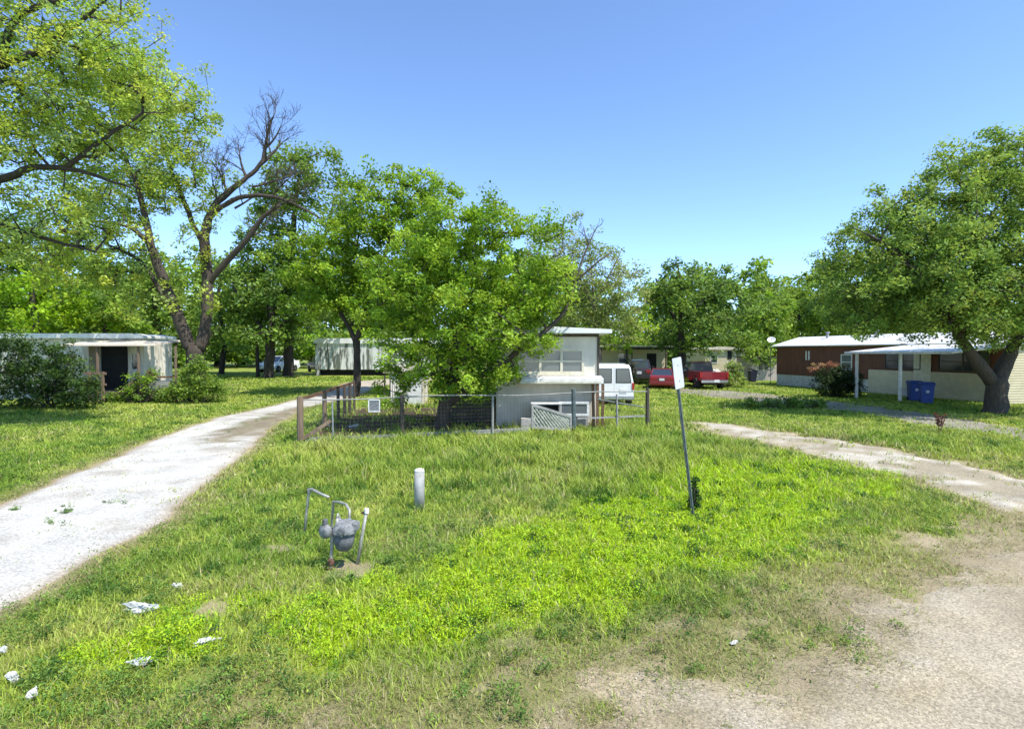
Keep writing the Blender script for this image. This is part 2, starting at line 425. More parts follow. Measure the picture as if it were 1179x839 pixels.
def strip_sheet(name, poly, mat, col, lift=.03, edge=.25, res=.18, wob=.8, ncut=.25, lim=None):
    P = np.array(poly); lo = P.min(0) - 1; hi = P.max(0) + 1
    if lim: lo = np.maximum(lo, lim[0]); hi = np.minimum(hi, lim[1])
    xs = np.arange(lo[0], hi[0], res); ys = np.arange(lo[1], hi[1], res)
    def sd(x, y):
        nx = (fnoise(x, y, 1.1, 3) - .5) * wob; ny = (fnoise(x, y, 1.1, 17) - .5) * wob
        return sd_poly(x + nx, y + ny, poly) + (fnoise(x, y, .6, 61) - .5) * ncut * 2
    def zf(x, y): return gh(x, y) + lift - (lift + .035) * sstep(-edge, edge * .3, sd(x, y))
    return tag(sheet(name, xs, ys, mat, zf, col, keep=lambda x, y: sd(x, y) < edge * .35), kind='structure')

def gravel_col(x, y):
    n = fnoise(x, y, 1.4, 91); z = zones(x, y)
    c = np.tile(np.array((.56, .54, .485)), (len(x), 1))
    c = mixc(c, np.array((.40, .36, .30)), sstep(.48, .70, n * .6 + .4 * vnoise(x, y, .35, 93)) * .8)
    c = mixc(c, np.array((.34, .27, .185)), sstep(-.35, .0, z['dl']))
    c = mixc(c, np.array((.22, .18, .11)), sstep(.3, -.35, z['ms'] + (vnoise(x, y, .4, 107) - .5) * .8) * .9)
    c = mixc(c, np.array((.44, .375, .29)), sstep(25, 36, y) * .9)
    return c
strip_sheet('gravel_driveway', drive_l, 'gravel', gravel_col, wob=.35, ncut=.06, lim=((-24, -2), (0, 48)))

def dirt_col(x, y):
    n = fnoise(x, y, 1.3, 95); z = zones(x, y)
    c = np.tile(np.array((.48, .44, .355)), (len(x), 1))
    c = mixc(c, np.array((.34, .29, .20)), sstep(.44, .62, n * .6 + .4 * vnoise(x, y, .3, 96)))
    c = mixc(c, np.array((.43, .36, .23)), sstep(-.5, .0, z['d2']) * .8)
    return c
strip_sheet('dirt_driveway', drive_r, 'dirt', dirt_col, wob=.8, ncut=.3)
def track_col(x, y):
    n = fnoise(x, y, 1.3, 97)
    return mixc(np.tile(np.array((.30, .27, .22)), (len(x), 1)), np.array((.24, .21, .16)), sstep(.4, .7, n))
strip_sheet('dirt_track', track_b, 'dirt', track_col, wob=.8, ncut=.35, res=.25)
def road_col(x, y):
    n = fnoise(x, y, 2.1, 99); m = fnoise(x, y, .5, 101); z = zones(x, y)
    c = np.tile(np.array((.45, .385, .275)), (len(x), 1))
    c = mixc(c, np.array((.405, .34, .235)), sstep(.42, .66, n))
    c = mixc(c, np.array((.45, .40, .31)), sstep(-1.2, -.5, z['dr']) * sstep(.45, .62, m) * .7)
    p = vnoise(x, y, .22, 103) * .5 + fnoise(x, y, .7, 105) * .5
    c = mixc(c, DIRT, sstep(-1.1, -.1, z['dr'] + (p - .5) * 1.6) * .9)
    c = mixc(c, np.array((.27, .23, .13)), sstep(-.7, .0, z['dr'] + (p - .5) * 1.6) * sstep(.5, .62, p) * .6)
    return c
strip_sheet('road', road_poly, 'road', road_col, lift=.02, edge=.5, wob=1.1, ncut=.5, res=.14, lim=((-9, -4), (26, 20)))

# loose stones on the road and the drives
def pebbles():
    n = 3500
    y = 3.2 + 13 * rng.random(n * 3) ** 1.8; x = (rng.random(n * 3) * 2 - 1) * (y * .98 + .5)
    z = zones(x, y)
    inside = (z['dr'] < -.15) | (z['dl'] < .05) | (z['d2'] < .0)
    x, y = x[inside][:n], y[inside][:n]; n = len(x)
    dl = z['dl'][inside][:n]
    s = .003 + .008 * rng.random(n) ** 4
    base = np.array([(0, 0, .8), (1, 0, 0), (.2, .9, .1), (-.9, .3, 0), (-.4, -.8, .1), (.5, -.8, 0)])
    fa = np.array([(0, 1, 2), (0, 2, 3), (0, 3, 4), (0, 4, 5), (0, 5, 1)])
    a = rng.random(n) * 6.28; ca, sa = np.cos(a), np.sin(a)
    bx = base[:, 0][None] * s[:, None]; by = base[:, 1][None] * s[:, None]; bz = base[:, 2][None] * s[:, None] * .8
    V = np.stack([bx * ca[:, None] - by * sa[:, None] + x[:, None], bx * sa[:, None] + by * ca[:, None] + y[:, None], bz + gh(x, y)[:, None] + .026 - .006], -1).reshape(-1, 3)
    Fc = (fa[None] + 6 * np.arange(n)[:, None, None]).reshape(-1, 3)
    t = rng.random(n)
    c = mixc(np.tile(np.array((.46, .40, .32)), (n, 1)), np.array((.28, .23, .18)), (t > .55).astype(float) * .8)
    tag(np_mesh('loose_stones', V, [Fc], 'pebble', np.repeat(c, 6, 0)), 'small loose stones strewn on the road and drives', 'stones', kind='stuff')
pebbles()

# ------------------------------------------------------------------ grass
def blades(name, n_try, ymin, ymax, label, hmul=1., d0=2500., wmin=.0045):
    y = (ymin ** .7 + rng.random(n_try) * (ymax ** .7 - ymin ** .7)) ** (1 / .7)
    x = (rng.random(n_try) * 2 - 1) * (y * 1.0 + .8)
    z = zones(x, y)
    tuft = sstep(.60, .72, fnoise(x, y, .38, 141)) * sstep(-.8, -.05, z['dr']) * .55
    keep = rng.random(n_try) < np.maximum(1 - z['bare'], tuft) * (1 - .25 * z['dry']) * (.45 + .55 * sstep(.25, .5, fnoise(x, y, .45, 111)) )
    x, y = x[keep], y[keep]; z = {k: v[keep] for k, v in z.items()}; n = len(x)
    tall = .6 + .9 * fnoise(x, y, .8, 121)
    h = (.035 + .095 * rng.random(n)) * tall
    h *= 1 - .5 * z['dry'] * sstep(2.0, 0.3, z['dr'])
    h *= 1 + 1.3 * sstep(8.5, 12, y) * sstep(2.5, -1, np.abs(x - .0) - 4.8) * (.5 + sstep(.35, .6, fnoise(x, y, .7, 171)))
    h *= 1 + .5 * sstep(11, 13, y) * sstep(7.5, 9, x) * sstep(18.5, 17.5, y)     # long grass between the two right-hand drives
    h *= np.where((z['dl'] < .6), .6, 1) * np.where(z['ms'] < .1, .6, 1)
    h = h * hmul
    w = np.maximum(wmin, .0010 * y) * (.7 + .8 * rng.random(n))
    broad = rng.random(n) < .22 + .40 * z['bright']
    w = np.where(broad, w * 2.8, w); h = np.where(broad, h * .62, h)
    a = rng.random(n) * 2 * math.pi; lean = (.25 + 1.25 * rng.random(n)) * h
    la = a + (rng.random(n) - .5) * 1.2
    gz_ = gh(x, y)
    dx, dy = np.cos(a) * w / 2, np.sin(a) * w / 2
    lx, ly = -np.sin(la) * lean, np.cos(la) * lean
    P = np.stack([x, y, gz_ - .01], 1)
    D = np.stack([dx, dy, np.zeros(n)], 1); Lv = np.stack([lx, ly, np.zeros(n)], 1); U = np.stack([np.zeros(n), np.zeros(n), h], 1)
    V = np.stack([P - D, P + D, P + D * .8 + Lv * .3 + U * .6, P - D * .8 + Lv * .3 + U * .6, P + Lv + U * .97], 1).reshape(-1, 3)
    i = np.arange(n)[:, None] * 5
    q = i + np.array([[0, 1, 2, 3]]); t = i + np.array([[3, 2, 4]])
    c = grass_col(x, y, z)
    mixd = rng.random(n) < .28 * z['bright']
    c = np.where(mixd[:, None], np.where((rng.random(n) < .4)[:, None], G_YEL, G_LUSH), c)
    dead = rng.random(n) < (.07 + .62 * z['dry'])
    c = np.where(dead[:, None], G_DRY * (.7 + .6 * rng.random((n, 1))), c)
    weed = (~dead) & (fnoise(x, y, .32, 131) > .66)
    c = np.where(weed[:, None], np.array((.06, .15, .018)), c)
    c = c * (.68 + .64 * rng.random((n, 1))) * (1 + .12 * (rng.random((n, 3)) - .5))
    o = np_mesh(name, V, [q, t], 'grassleaf', np.repeat(c, 5, 0))
    return tag(o, label, 'grass', kind='stuff')
blades('lawn_grass', 800000, 3.3, 46, 'green and yellow grass covering the lawns', 1.0)

def thatch(n_try=420000):
    """short dry straw lying along the road verge and the drive edges"""
    y = (3.2 ** .6 + rng.random(n_try) * (17 ** .6 - 3.2 ** .6)) ** (1 / .6); x = (rng.random(n_try) * 2 - 1) * (y + .8)
    z = zones(x, y)
    v = np.maximum(sstep(3.2, .4, z['dr']) * sstep(-1.1, .1, z['dr']), np.maximum(sstep(.7, .0, z['dl']) * sstep(-.15, .05, z['dl']), sstep(1.3, .1, z['d2']) * sstep(-.5, .1, z['d2'])))
    v = np.maximum(v, .22 * (z['bare'] < .3)) * (1 - .8 * z['bright']) * sstep(.22, .62, fnoise(x, y, .5, 181))
    k = rng.random(n_try) < v * .62
    x, y = x[k], y[k]; n = len(x); br = z['bare'][k]
    L = .025 + .06 * rng.random(n); w = np.maximum(.0035, .0009 * y) * (.7 + .8 * rng.random(n)); a = rng.random(n) * 6.283
    up = L * (.10 + .55 * rng.random(n) ** 2)
    d = np.stack([np.cos(a), np.sin(a)], 1); p = np.stack([-d[:, 1], d[:, 0]], 1)
    g = gh(x, y) + .012 + .02 * (1 - br)
    P = np.stack([x, y, g], 1); A = np.concatenate([p * w[:, None] / 2, np.zeros((n, 1))], 1)
    T = np.concatenate([d * L[:, None], up[:, None]], 1)
    V = np.stack([P - A, P + A, P + T], 1).reshape(-1, 3)
    pal = np.array([(.40, .33, .18), (.30, .22, .12), (.34, .31, .13), (.22, .26, .06), (.17, .25, .05), (.24, .15, .08), (.46, .40, .26)])
    c = pal[rng.choice(7, n, p=[.2, .15, .16, .17, .14, .08, .10])] * (.65 + .6 * rng.random((n, 1)))
    tag(np_mesh('dry_grass', V, [np.arange(n * 3).reshape(-1, 3)], 'grassleaf', np.repeat(c, 3, 0)), 'short dry straw along the road verge and drive edges', 'dry grass', kind='stuff')
thatch()

# ------------------------------------------------------------------ trees
def leaves_mesh(name, C, S, k, size, cols, parent=None, mat='leaf', flat=.75, aspect=.55, droop=0., yel=.12):
    """C clump centres (n,3), S clump radii (n,), k leaves per clump"""
    n = len(C)
    cc = np.repeat(C, k, 0); ss = np.repeat(S, k)
    m = len(cc)
    d = rng.normal(size=(m, 3)); d /= np.linalg.norm(d, axis=1)[:, None]
    d *= (rng.random(m) ** .5)[:, None]
    p = cc + d * ss[:, None] * np.array((1, 1, flat))
    p[:, 2] -= droop * ss * rng.random(m)
    nrm = rng.normal(size=(m, 3)); nrm[:, 2] = np.abs(nrm[:, 2]) + .55; nrm /= np.linalg.norm(nrm, axis=1)[:, None]
    t = rng.normal(size=(m, 3)); t -= nrm * (t * nrm).sum(1)[:, None]; t /= np.linalg.norm(t, axis=1)[:, None]
    b = np.cross(nrm, t)
    L = (size * (.6 + .8 * rng.random(m)))[:, None]
    V = np.stack([p - t * L * .5, p + b * L * aspect * .5 + nrm * L * .06, p + t * L * .5 - nrm * L * .05, p - b * L * aspect * .5 + nrm * L * .06], 1).reshape(-1, 3)
    q = np.arange(m * 4).reshape(-1, 4)
    pal = np.array(cols)
    ci = pal[rng.integers(0, len(pal), n)] * (.78 + .44 * rng.random((n, 1)))
    c = np.repeat(ci, k, 0) * (.75 + .5 * rng.random((m, 1)))
    yel = (rng.random(m) < yel)[:, None]
    c = np.where(yel, c * np.array((1.25, 1.15, 1.0)), c)
    return np_mesh(name, V, [q], mat, np.repeat(c, 4, 0), parent)

def catmull(pts, rad, step=.45):
    P = [Vector(p) for p in pts]; out = []; R = []
    for i in range(len(P) - 1):
        p0, p1, p2, p3 = P[max(i - 1, 0)], P[i], P[i + 1], P[min(i + 2, len(P) - 1)]
        k = max(1, int((p2 - p1).length / step))
        for j in range(k):
            t = j / k
            out.append(.5 * ((2 * p1) + (p2 - p0) * t + (2 * p0 - 5 * p1 + 4 * p2 - p3) * t * t + (3 * p1 - p0 - 3 * p2 + p3) * t ** 3))
            R.append(rad[i] * (1 - t) + rad[i + 1] * t)
    out.append(P[-1]); R.append(rad[-1])
    return out, R

def bare_branch(mb, p, d, length, r, depth, spread=.6):
    pts = [p]; rad = [r]; q = p.copy(); dd = d.copy()
    k = 4
    for i in range(k):
        dd = (dd + Vector((random.gauss(0, .16), random.gauss(0, .16), random.gauss(.05, .12)))).normalized()
        q = q + dd * length / k; pts.append(q.copy()); rad.append(max(.006, r * (1 - .62 * (i + 1) / k)))
    mb.tube(pts, rad, 5 if depth < 3 else 6, cap=False)
    if depth > 0:
        for i in range(1, k + 1):
            for _ in range(1 if i < k else 2):
                nd = (dd + Vector((random.gauss(0, spread), random.gauss(0, spread), random.gauss(.15, spread * .8)))).normalized()
                bare_branch(mb, pts[i], nd, length * random.uniform(.45, .72), max(.006, rad[i] * .62), depth - 1, spread)

DENS, KMUL, LMUL = 1.7, 2.2, 1.0
def tree(name, label, Y, base_px, limbs, lobes, leaf=.12, k=40, clump=.45, cols=((.1, .2, .02),), bark='bark', dens=1., bare=(), twig=.012, group=None,
         flat=.75, shell=.42, spray=.10, twigs=0, cat='tree', droop=0., base_r=None):
    bx, _, _ = at(base_px, HOR, Y); z0 = gz(bx, Y)
    root = thing(name, label, cat, (bx, Y, z0), 0, group)
    O = Vector((bx, Y, z0))
    mb = MB(); nodes = []; par = []; rad = []
    for li, limb in enumerate(limbs):
        pts = [(at(px, py, Y + dz) - O) for px, py, r, dz in limb]
        rr = [r for _, _, r, _ in limb]
        if li == 0:
            pts[0].z = -.15
            pts.insert(1, pts[0].lerp(pts[1], .12)); rr.insert(1, rr[0]); rr[0] = rr[0] * 1.25
        cp, cr = catmull(pts, rr, .3)
        cp = [p + Vector((random.gauss(0, 1), random.gauss(0, 1), random.gauss(0, .7))) * (r * .05 if r > .12 else min(.05, r * .2)) for p, r in zip(cp, cr)]
        v0 = len(mb.v); mb.tube(cp, cr, 12 if rr[0] > .2 else 8)
        nn = 12 if rr[0] > .2 else 8
        for vi in range(v0, len(mb.v)):
            ci = min((vi - v0) // nn, len(cp) - 1); j_ = random.gauss(0, .09) * cr[ci]; q_ = Vector(mb.v[vi]); mb.v[vi] = tuple(q_ + (q_ - cp[ci]).normalized() * j_)
        st = max(2, len(cp) // 4) if li == 0 else 0
        for p, r in list(zip(cp, cr))[st:]:
            nodes.append(p); par.append(-1); rad.append(r)
    nl = len(nodes)
    C = []; 
    for (px, py, rx, ry, dz, dd) in lobes:
        c = np.array(at(px, py, Y + dz) - O); s = (Y + dz) / F
        R = np.array((rx * s, dd if dd else (rx * s * .8 + .3), ry * s))
        vol = R[0] * R[1] * R[2] * 4.2
        n = max(4, int(dens * DENS * vol / (clump ** 3) * .16))
        d = rng.normal(size=(n, 3)); d /= np.linalg.norm(d, axis=1)[:, None]
        u = rng.random(n) ** shell
        out = rng.random(n) < spray
        u = np.where(out, 1.0 + .36 * rng.random(n), u)
        C.append(c + d * u[:, None] * R)
    C = np.concatenate(C); C[:, 2] = np.maximum(C[:, 2], clump * .55)
    A = np.array([tuple(v) for v in nodes])
    dist = np.min(np.linalg.norm(C[:, None] - A[None], axis=2), 1)
    ordr = np.argsort(dist); C = C[ordr]
    big = np.zeros((len(nodes) + len(C) * 8, 3)); big[:len(nodes)] = A; cnt = len(nodes)
    parent = list(par); load = [0] * cnt
    for c in C:
        dd = np.linalg.norm(big[:cnt] - c, axis=1) + .35 * np.maximum(0, big[:cnt, 2] - c[2])
        j = int(np.argmin(dd)); p = big[j]
        L = np.linalg.norm(c - p); m = min(7, max(1, int(L / .7)))
        for s_ in range(1, m + 1):
            t = s_ / m
            q = p * (1 - t) + c * t + rng.normal(size=3) * .06 * L * (1 if s_ < m else 0)
            q[2] -= .08 * L * math.sin(math.pi * t) * -1
            big[cnt] = q; parent.append(j); load.append(0); j = cnt; cnt += 1
        load[j] += 1
    for i in range(cnt - 1, nl - 1, -1):
        if parent[i] >= 0: load[parent[i]] += load[i]
    for i in range(nl, cnt):
        j = parent[i]
        r1 = twig * math.sqrt(max(load[i], 1)); r0 = twig * math.sqrt(max(load[i], 1) * 1.25)
        if j < nl: r0 = min(r0, rad[j]); r1 = min(r1, r0)
        mb.tube([big[j], big[i]], [r0, r1], 5, cap=False)
    if twigs:
        for c in C[::1]:
            for _ in range(twigs):
                d = Vector(rng.normal(size=3)); d.z = abs(d.z) * .7; d.normalize()
                mb.tube([Vector(c), Vector(c) + d * clump * random.uniform(.6, 1.3)], [twig * .8, twig * .3], 4, cap=False)
    for (px, py, dz, dx_, dy_, dz_, ln, r, dep) in bare:
        bare_branch(mb, at(px, py, Y + dz) - O, Vector((dx_, dy_, dz_)).normalized(), ln, r, dep)
    mb.build('trunk', bark, root, smooth=True)
    leaves_mesh('crown', C, clump * 1.12 * (.65 + .7 * rng.random(len(C))), int(k * KMUL), leaf * LMUL, cols, root, flat=flat, droop=droop)
    return root

PEC = ((.37, .49, .07), (.45, .54, .09), (.29, .43, .07), (.36, .50, .16))
MUL = ((.215, .37, .030), (.265, .42, .036), (.17, .315, .030), (.31, .46, .045))
DRK = ((.115, .21, .046), (.15, .25, .052), (.185, .29, .06))
MID = ((.21, .335, .05), (.26, .38, .06), (.17, .285, .048))
LIME = ((.29, .46, .025), (.34, .50, .035), (.23, .40, .025))
OLV = ((.27, .35, .09), (.23, .32, .075), (.33, .39, .12))

def lawn_weeds():
    n = 11000
    y = (3.6 ** .7 + rng.random(n) * (26 ** .7 - 3.6 ** .7)) ** (1 / .7); x = (rng.random(n) * 2 - 1) * (y + .5)
    z = zones(x, y)
    k = (z['bare'] < .35) & ((fnoise(x, y, .9, 191) > .46) | (z['bright'] > .5)) & (rng.random(n) > z['dry'] * .8)
    x, y = x[k], y[k]; br = z['bright'][k]; n = len(x)
    ex = [gp(75 + random.gauss(0, 7), 590 + random.gauss(0, 2)) for _ in range(9)] + [gp(62 + random.gauss(0, 8), 604 + random.gauss(0, 2)) for _ in range(4)] + [gp(140 + random.gauss(0, 8), 579 + random.gauss(0, 1)) for _ in range(4)] + [gp(20 + random.gauss(0, 6), 588) for _ in range(4)]
    x = np.concatenate([x, [e.x for e in ex]]); y = np.concatenate([y, [e.y for e in ex]]); br = np.concatenate([br, np.zeros(len(ex))]); n = len(x)
    S = (.05 + .10 * rng.random(n) ** 2) * (1 + .03 * y); S[-len(ex):] *= .6
    C = np.stack([x, y, gh(x, y) + S * .55 + .02], 1)
    for nm, m, cols, lab in (('lawn_weeds', br < .5, ((.12, .22, .035), (.19, .30, .05), (.08, .16, .03)), 'low broad leafed weeds dotted through the lawn'),
                             ('bright_weeds', br >= .5, ((.38, .55, .018), (.42, .56, .025), (.32, .50, .02), (.16, .32, .03)), 'bright lime green weeds in the lush patch of lawn')):
        o = leaves_mesh(nm, C[m], S[m], 48, .021, cols, mat='grassleaf', flat=.7, aspect=.6, yel=.03)
        tag(o, lab, 'weeds', kind='stuff')

def build_trees():
    # the pecan with two leaders and a dead top
    tree('pecan_tree', 'tall pecan with a forked trunk and a bare dead top, beside the gravel drive', 28, 227,
         [[(227, 462, 0.448, 0), (226, 425, 0.400, 0), (224, 398, 0.384, 0)],
          [(220, 402, 0.288, 0), (206, 368, 0.264, 0), (189, 325, 0.232, -.3), (175, 285, 0.192, -.5), (167, 250, 0.144, -.6), (158, 215, 0.104, -.8), (140, 170, 0.080, -1), (128, 130, 0.040, -1.2)],
          [(230, 402, 0.288, 0), (237, 372, 0.256, .2), (239, 330, 0.256, .4), (236, 290, 0.256, .4), (237, 262, 0.224, .4), (246, 238, 0.160, .5), (262, 222, 0.144, .5), (284, 205, 0.120, .6), (299, 190, 0.096, .7), (306, 168, 0.080, .8), (309, 148, 0.048, .9)],
          [(240, 325, 0.176, .4), (262, 300, 0.152, .2), (283, 277, 0.136, 0), (303, 250, 0.104, -.2), (322, 236, 0.064, -.3)],
          [(240, 248, 0.144, .5), (275, 228, 0.120, .3), (312, 226, 0.096, 0), (345, 238, 0.056, -.3), (370, 252, 0.032, -.5)],
          [(236, 288, 0.128, .4), (215, 240, 0.112, .9), (195, 190, 0.088, 1.4), (180, 140, 0.056, 1.8)],
          [(176, 285, 0.120, -.5), (150, 262, 0.096, -1.2), (110, 255, 0.064, -1.8), (70, 265, 0.040, -2.2)],
          [(206, 366, 0.160, 0), (186, 336, 0.128, .8), (160, 300, 0.096, 1.5), (120, 280, 0.064, 2)]],
         [(165, 165, 50, 55, 0, 2.6), (120, 230, 55, 42, 0, 2.6), (215, 130, 34, 45, .5, 2), (205, 215, 40, 38, .5, 2), (240, 252, 17, 16, .3, .8), (70, 290, 60, 45, 0, 2.5),
          (150, 100, 50, 45, 0, 2.5), (235, 195, 18, 28, .4, 1), (130, 320, 40, 28, 0, 2), (228, 300, 12, 22, -.5, .6), (190, 345, 22, 22, -.6, .8), (238, 345, 12, 26, -.6, .5), (225, 275, 18, 18, -.6, .8), (172, 280, 16, 24, -1, .7), (262, 205, 14, 14, .2, .6), (150, 350, 24, 20, 0, 1)],
         leaf=.16, k=28, clump=.46, cols=PEC, dens=.75, twig=.012, twigs=1,
         bare=[(299, 190, .7, .55, -.1, .5, 1.66, .10, 3), (306, 168, .8, .1, 0, 1, 1.58, .08, 3), (270, 240, .4, .9, .2, .2, 1.87, .06, 3), (290, 215, .5, .8, -.2, .1, 1.73, .06, 3), (283, 277, 0, .7, .2, .6, 1.44, .06, 3), (320, 236, -.3, .6, 0, .3, 1.30, .04, 3), (250, 235, .5, .3, -.3, .8, 1.58, .05, 3), (284, 205, .6, -.2, .2, .9, 1.73, .08, 3), (262, 222, .5, -.5, -.2, .8, 1.44, .07, 3), (303, 172, .8, .9, 0, .55, 1.44, .07, 3),
               (312, 226, 0, .5, 0, .5, 1.30, .05, 3), (303, 250, -.2, .8, .1, .3, 1.22, .05, 3), (225, 215, .5, -.1, 0, 1, 1.30, .05, 2), (236, 400, 0, .8, -.3, .5, 0.86, .04, 2)])
    # the near tree whose limbs come in from beyond the left edge
    tree('overhanging_tree', 'yellow green leafed tree reaching in over the drive, left of the forked pecan', 17, -170,
         [[(-170, 490, .5, 0), (-165, 380, .42, 0), (-155, 270, .38, 0), (-150, 180, .3, 0)],
          [(-155, 255, .2, 0), (-80, 225, .17, -.2), (0, 207, .12, -.3), (40, 193, .10, -.3), (75, 194, .08, -.2), (112, 203, .05, 0), (150, 216, .03, .2)],
          [(-150, 180, .2, 0), (-70, 110, .16, -.3), (0, 75, .12, -.5), (40, 62, .09, -.5), (75, 38, .07, -.5), (110, 10, .05, -.5), (140, -20, .03, -.5)],
          [(-160, 300, .16, 0), (-60, 262, .11, .4), (10, 262, .08, .6), (60, 277, .05, .7), (110, 290, .03, .7)],
          [(-150, 180, .24, 0), (-90, 20, .18, .3), (-40, -90, .1, .5)],
          [(0, 75, .1, -.5), (20, 20, .09, -.3), (90, -5, .05, 0)], [(75, 194, .08, -.2), (120, 160, .06, -.2), (165, 130, .04, 0)]],
         [(30, 50, 70, 60, 0, 2.2), (95, 105, 62, 55, 0, 2.2), (130, 50, 50, 50, 0, 2), (40, 175, 60, 45, 0, 2.2), (-60, 120, 80, 90, 0, 2.6), (70, -40, 80, 40, 0, 2.2), (20, 285, 45, 30, .5, 1.5), (-60, -60, 90, 60, 0, 2.4),
          (120, 160, 45, 30, 0, 1.6), (75, 235, 40, 22, .3, 1.4), (10, 225, 35, 25, 0, 1.4), (-100, 260, 60, 50, 0, 2), (60, 140, 50, 35, .6, 1.8), (165, 105, 40, 40, .4, 1.6), (110, 250, 45, 30, .6, 1.6)],
         leaf=.115, k=25, clump=.34, cols=PEC, dens=.62, twig=.008, twigs=1, bark='bark_dark')
    # dark tall trees and the greener ones behind
    tree('tall_tree', 'tall dark green tree behind the dead top of the pecan', 46, 332,
         [[(332, 432, .4, 0), (334, 350, .35, 0), (338, 260, .22, 0), (345, 200, .1, 0)], [(334, 330, .2, 0), (370, 280, .14, 0), (385, 230, .08, 0)], [(334, 340, .2, 0), (310, 300, .12, 0)]],
         [(335, 215, 32, 48, 0, 3), (372, 205, 24, 34, 0, 2.5), (395, 250, 28, 40, 0, 2.5), (315, 285, 38, 42, 0, 3), (352, 320, 48, 48, 0, 3), (305, 240, 20, 25, 0, 2), (350, 185, 14, 22, 0, 1.5)],
         leaf=.30, k=36, clump=.85, cols=DRK[1:] + MID, dens=1.15, twig=.02, bark='bark_dark')
    tree('shade_tree', 'dark trunked tree shading the parked cars at the far left', 44, 309,
         [[(309, 440, .42, 0), (311, 400, .36, 0), (312, 360, .25, 0), (305, 320, .12, 0)], [(311, 395, .2, 0), (335, 360, .14, 0), (350, 335, .08, 0)], [(311, 390, .2, 0), (285, 355, .14, 0), (268, 330, .08, 0)]],
         [(290, 330, 38, 42, 0, 3), (325, 360, 38, 32, 0, 3), (268, 365, 30, 30, 0, 2.5), (300, 385, 40, 16, 0, 3), (350, 365, 25, 30, 0, 2)],
         leaf=.32, k=30, clump=.8, cols=DRK + MID[:1], dens=.75, twig=.02, bark='bark_dark')
    tree('slender_tree', 'slim dark tree standing just left of the dark trunked shade tree', 45, 297,
         [[(297, 436, .16, 0), (296, 400, .14, 0), (294, 350, .10, 0), (290, 310, .05, 0)]],
         [(288, 340, 22, 35, 0, 2), (280, 380, 18, 18, 0, 1.8)], leaf=.32, k=26, clump=.7, cols=MID, dens=.7, twig=.02, bark='bark_dark')
    # bank of growth behind the left trailer
    for px, Y, lob, cols, lab in [
        (40, 38, [(40, 345, 48, 42, 0, 2.5), (10, 360, 35, 30, 0, 2.2), (75, 365, 32, 26, 0, 2), (30, 310, 25, 25, 0, 2)], LIME, 'bright lime green tree rising behind the white trailer at the far left'),
        (120, 40, [(120, 345, 42, 45, 0, 2.5), (150, 365, 32, 28, 0, 2), (100, 310, 30, 30, 0, 2)], MID + LIME[2:], 'mid green tree behind the flat white roof of the porch trailer'),
        (-20, 44, [(-20, 300, 60, 70, 0, 3), (30, 270, 35, 40, 0, 2.5), (-60, 340, 50, 50, 0, 3)], DRK, 'dark green tree at the far left edge behind the lime one'),
        (180, 46, [(180, 340, 36, 48, 0, 2.5), (205, 375, 34, 34, 0, 2.5), (160, 300, 28, 30, 0, 2)], MID + DRK[:1], 'mid green tree seen through the fork of the pecan'),
        (255, 50, [(255, 345, 32, 45, 0, 2.5), (250, 390, 40, 26, 0, 2.5), (235, 310, 20, 30, 0, 2)], MID, 'leafy tree just right of the pecan trunk, farther back')]:
        tree('background_tree', lab, Y, px, [[(px, HOR + 60, .25, 0), (px + 3, 390, .22, 0), (px - 3, 340, .14, 0), (px, 310, .06, 0)]], lob, leaf=.30, k=30, clump=.75, cols=cols, dens=.7, twig=.02, bark='bark_dark')
    # mulberry with a clean dark trunk
    tree('mulberry_tree', 'bright green tree with a slim dark forked trunk, in front of the shade-streaked trailer', 31, 411,
         [[(411, 458, .20, 0), (411, 420, .19, 0), (410, 392, .19, 0)], [(410, 394, .15, 0), (398, 370, .13, 0), (380, 340, .10, .3), (365, 310, .06, .6)],
          [(410, 394, .16, 0), (420, 365, .14, -.2), (435, 320, .12, -.4), (450, 270, .09, -.5), (462, 220, .05, -.5)], [(420, 365, .1, -.2), (455, 335, .08, .3), (490, 290, .05, .6)], [(405, 375, .1, 0), (405, 320, .08, .3), (415, 260, .05, .5)]],
         [(395, 325, 42, 45, 0, 2.4), (440, 245, 38, 40, 0, 2.2), (470, 218, 30, 28, 0, 1.8), (432, 290, 50, 42, 0, 2.4), (372, 290, 28, 40, 0, 2), (438, 202, 16, 17, 0, 1), (500, 245, 22, 30, 0, 1.6), (368, 352, 28, 22, 0, 1.8),
          (410, 225, 18, 20, 0, 1.2), (455, 345, 40, 30, 0, 2), (490, 300, 30, 40, 0, 2), (440, 380, 25, 14, 0, 1.6), (345, 320, 20, 28, 0, 1.6), (510, 232, 24, 28, 0, 1.6), (475, 260, 34, 34, 0, 1.8), (420, 330, 50, 40, 0, 2.2), (400, 260, 22, 26, 0, 1.4)],
         leaf=.19, k=32, clump=.46, cols=MUL, dens=.60, twig=.013, bark='bark_dark', spray=.24)
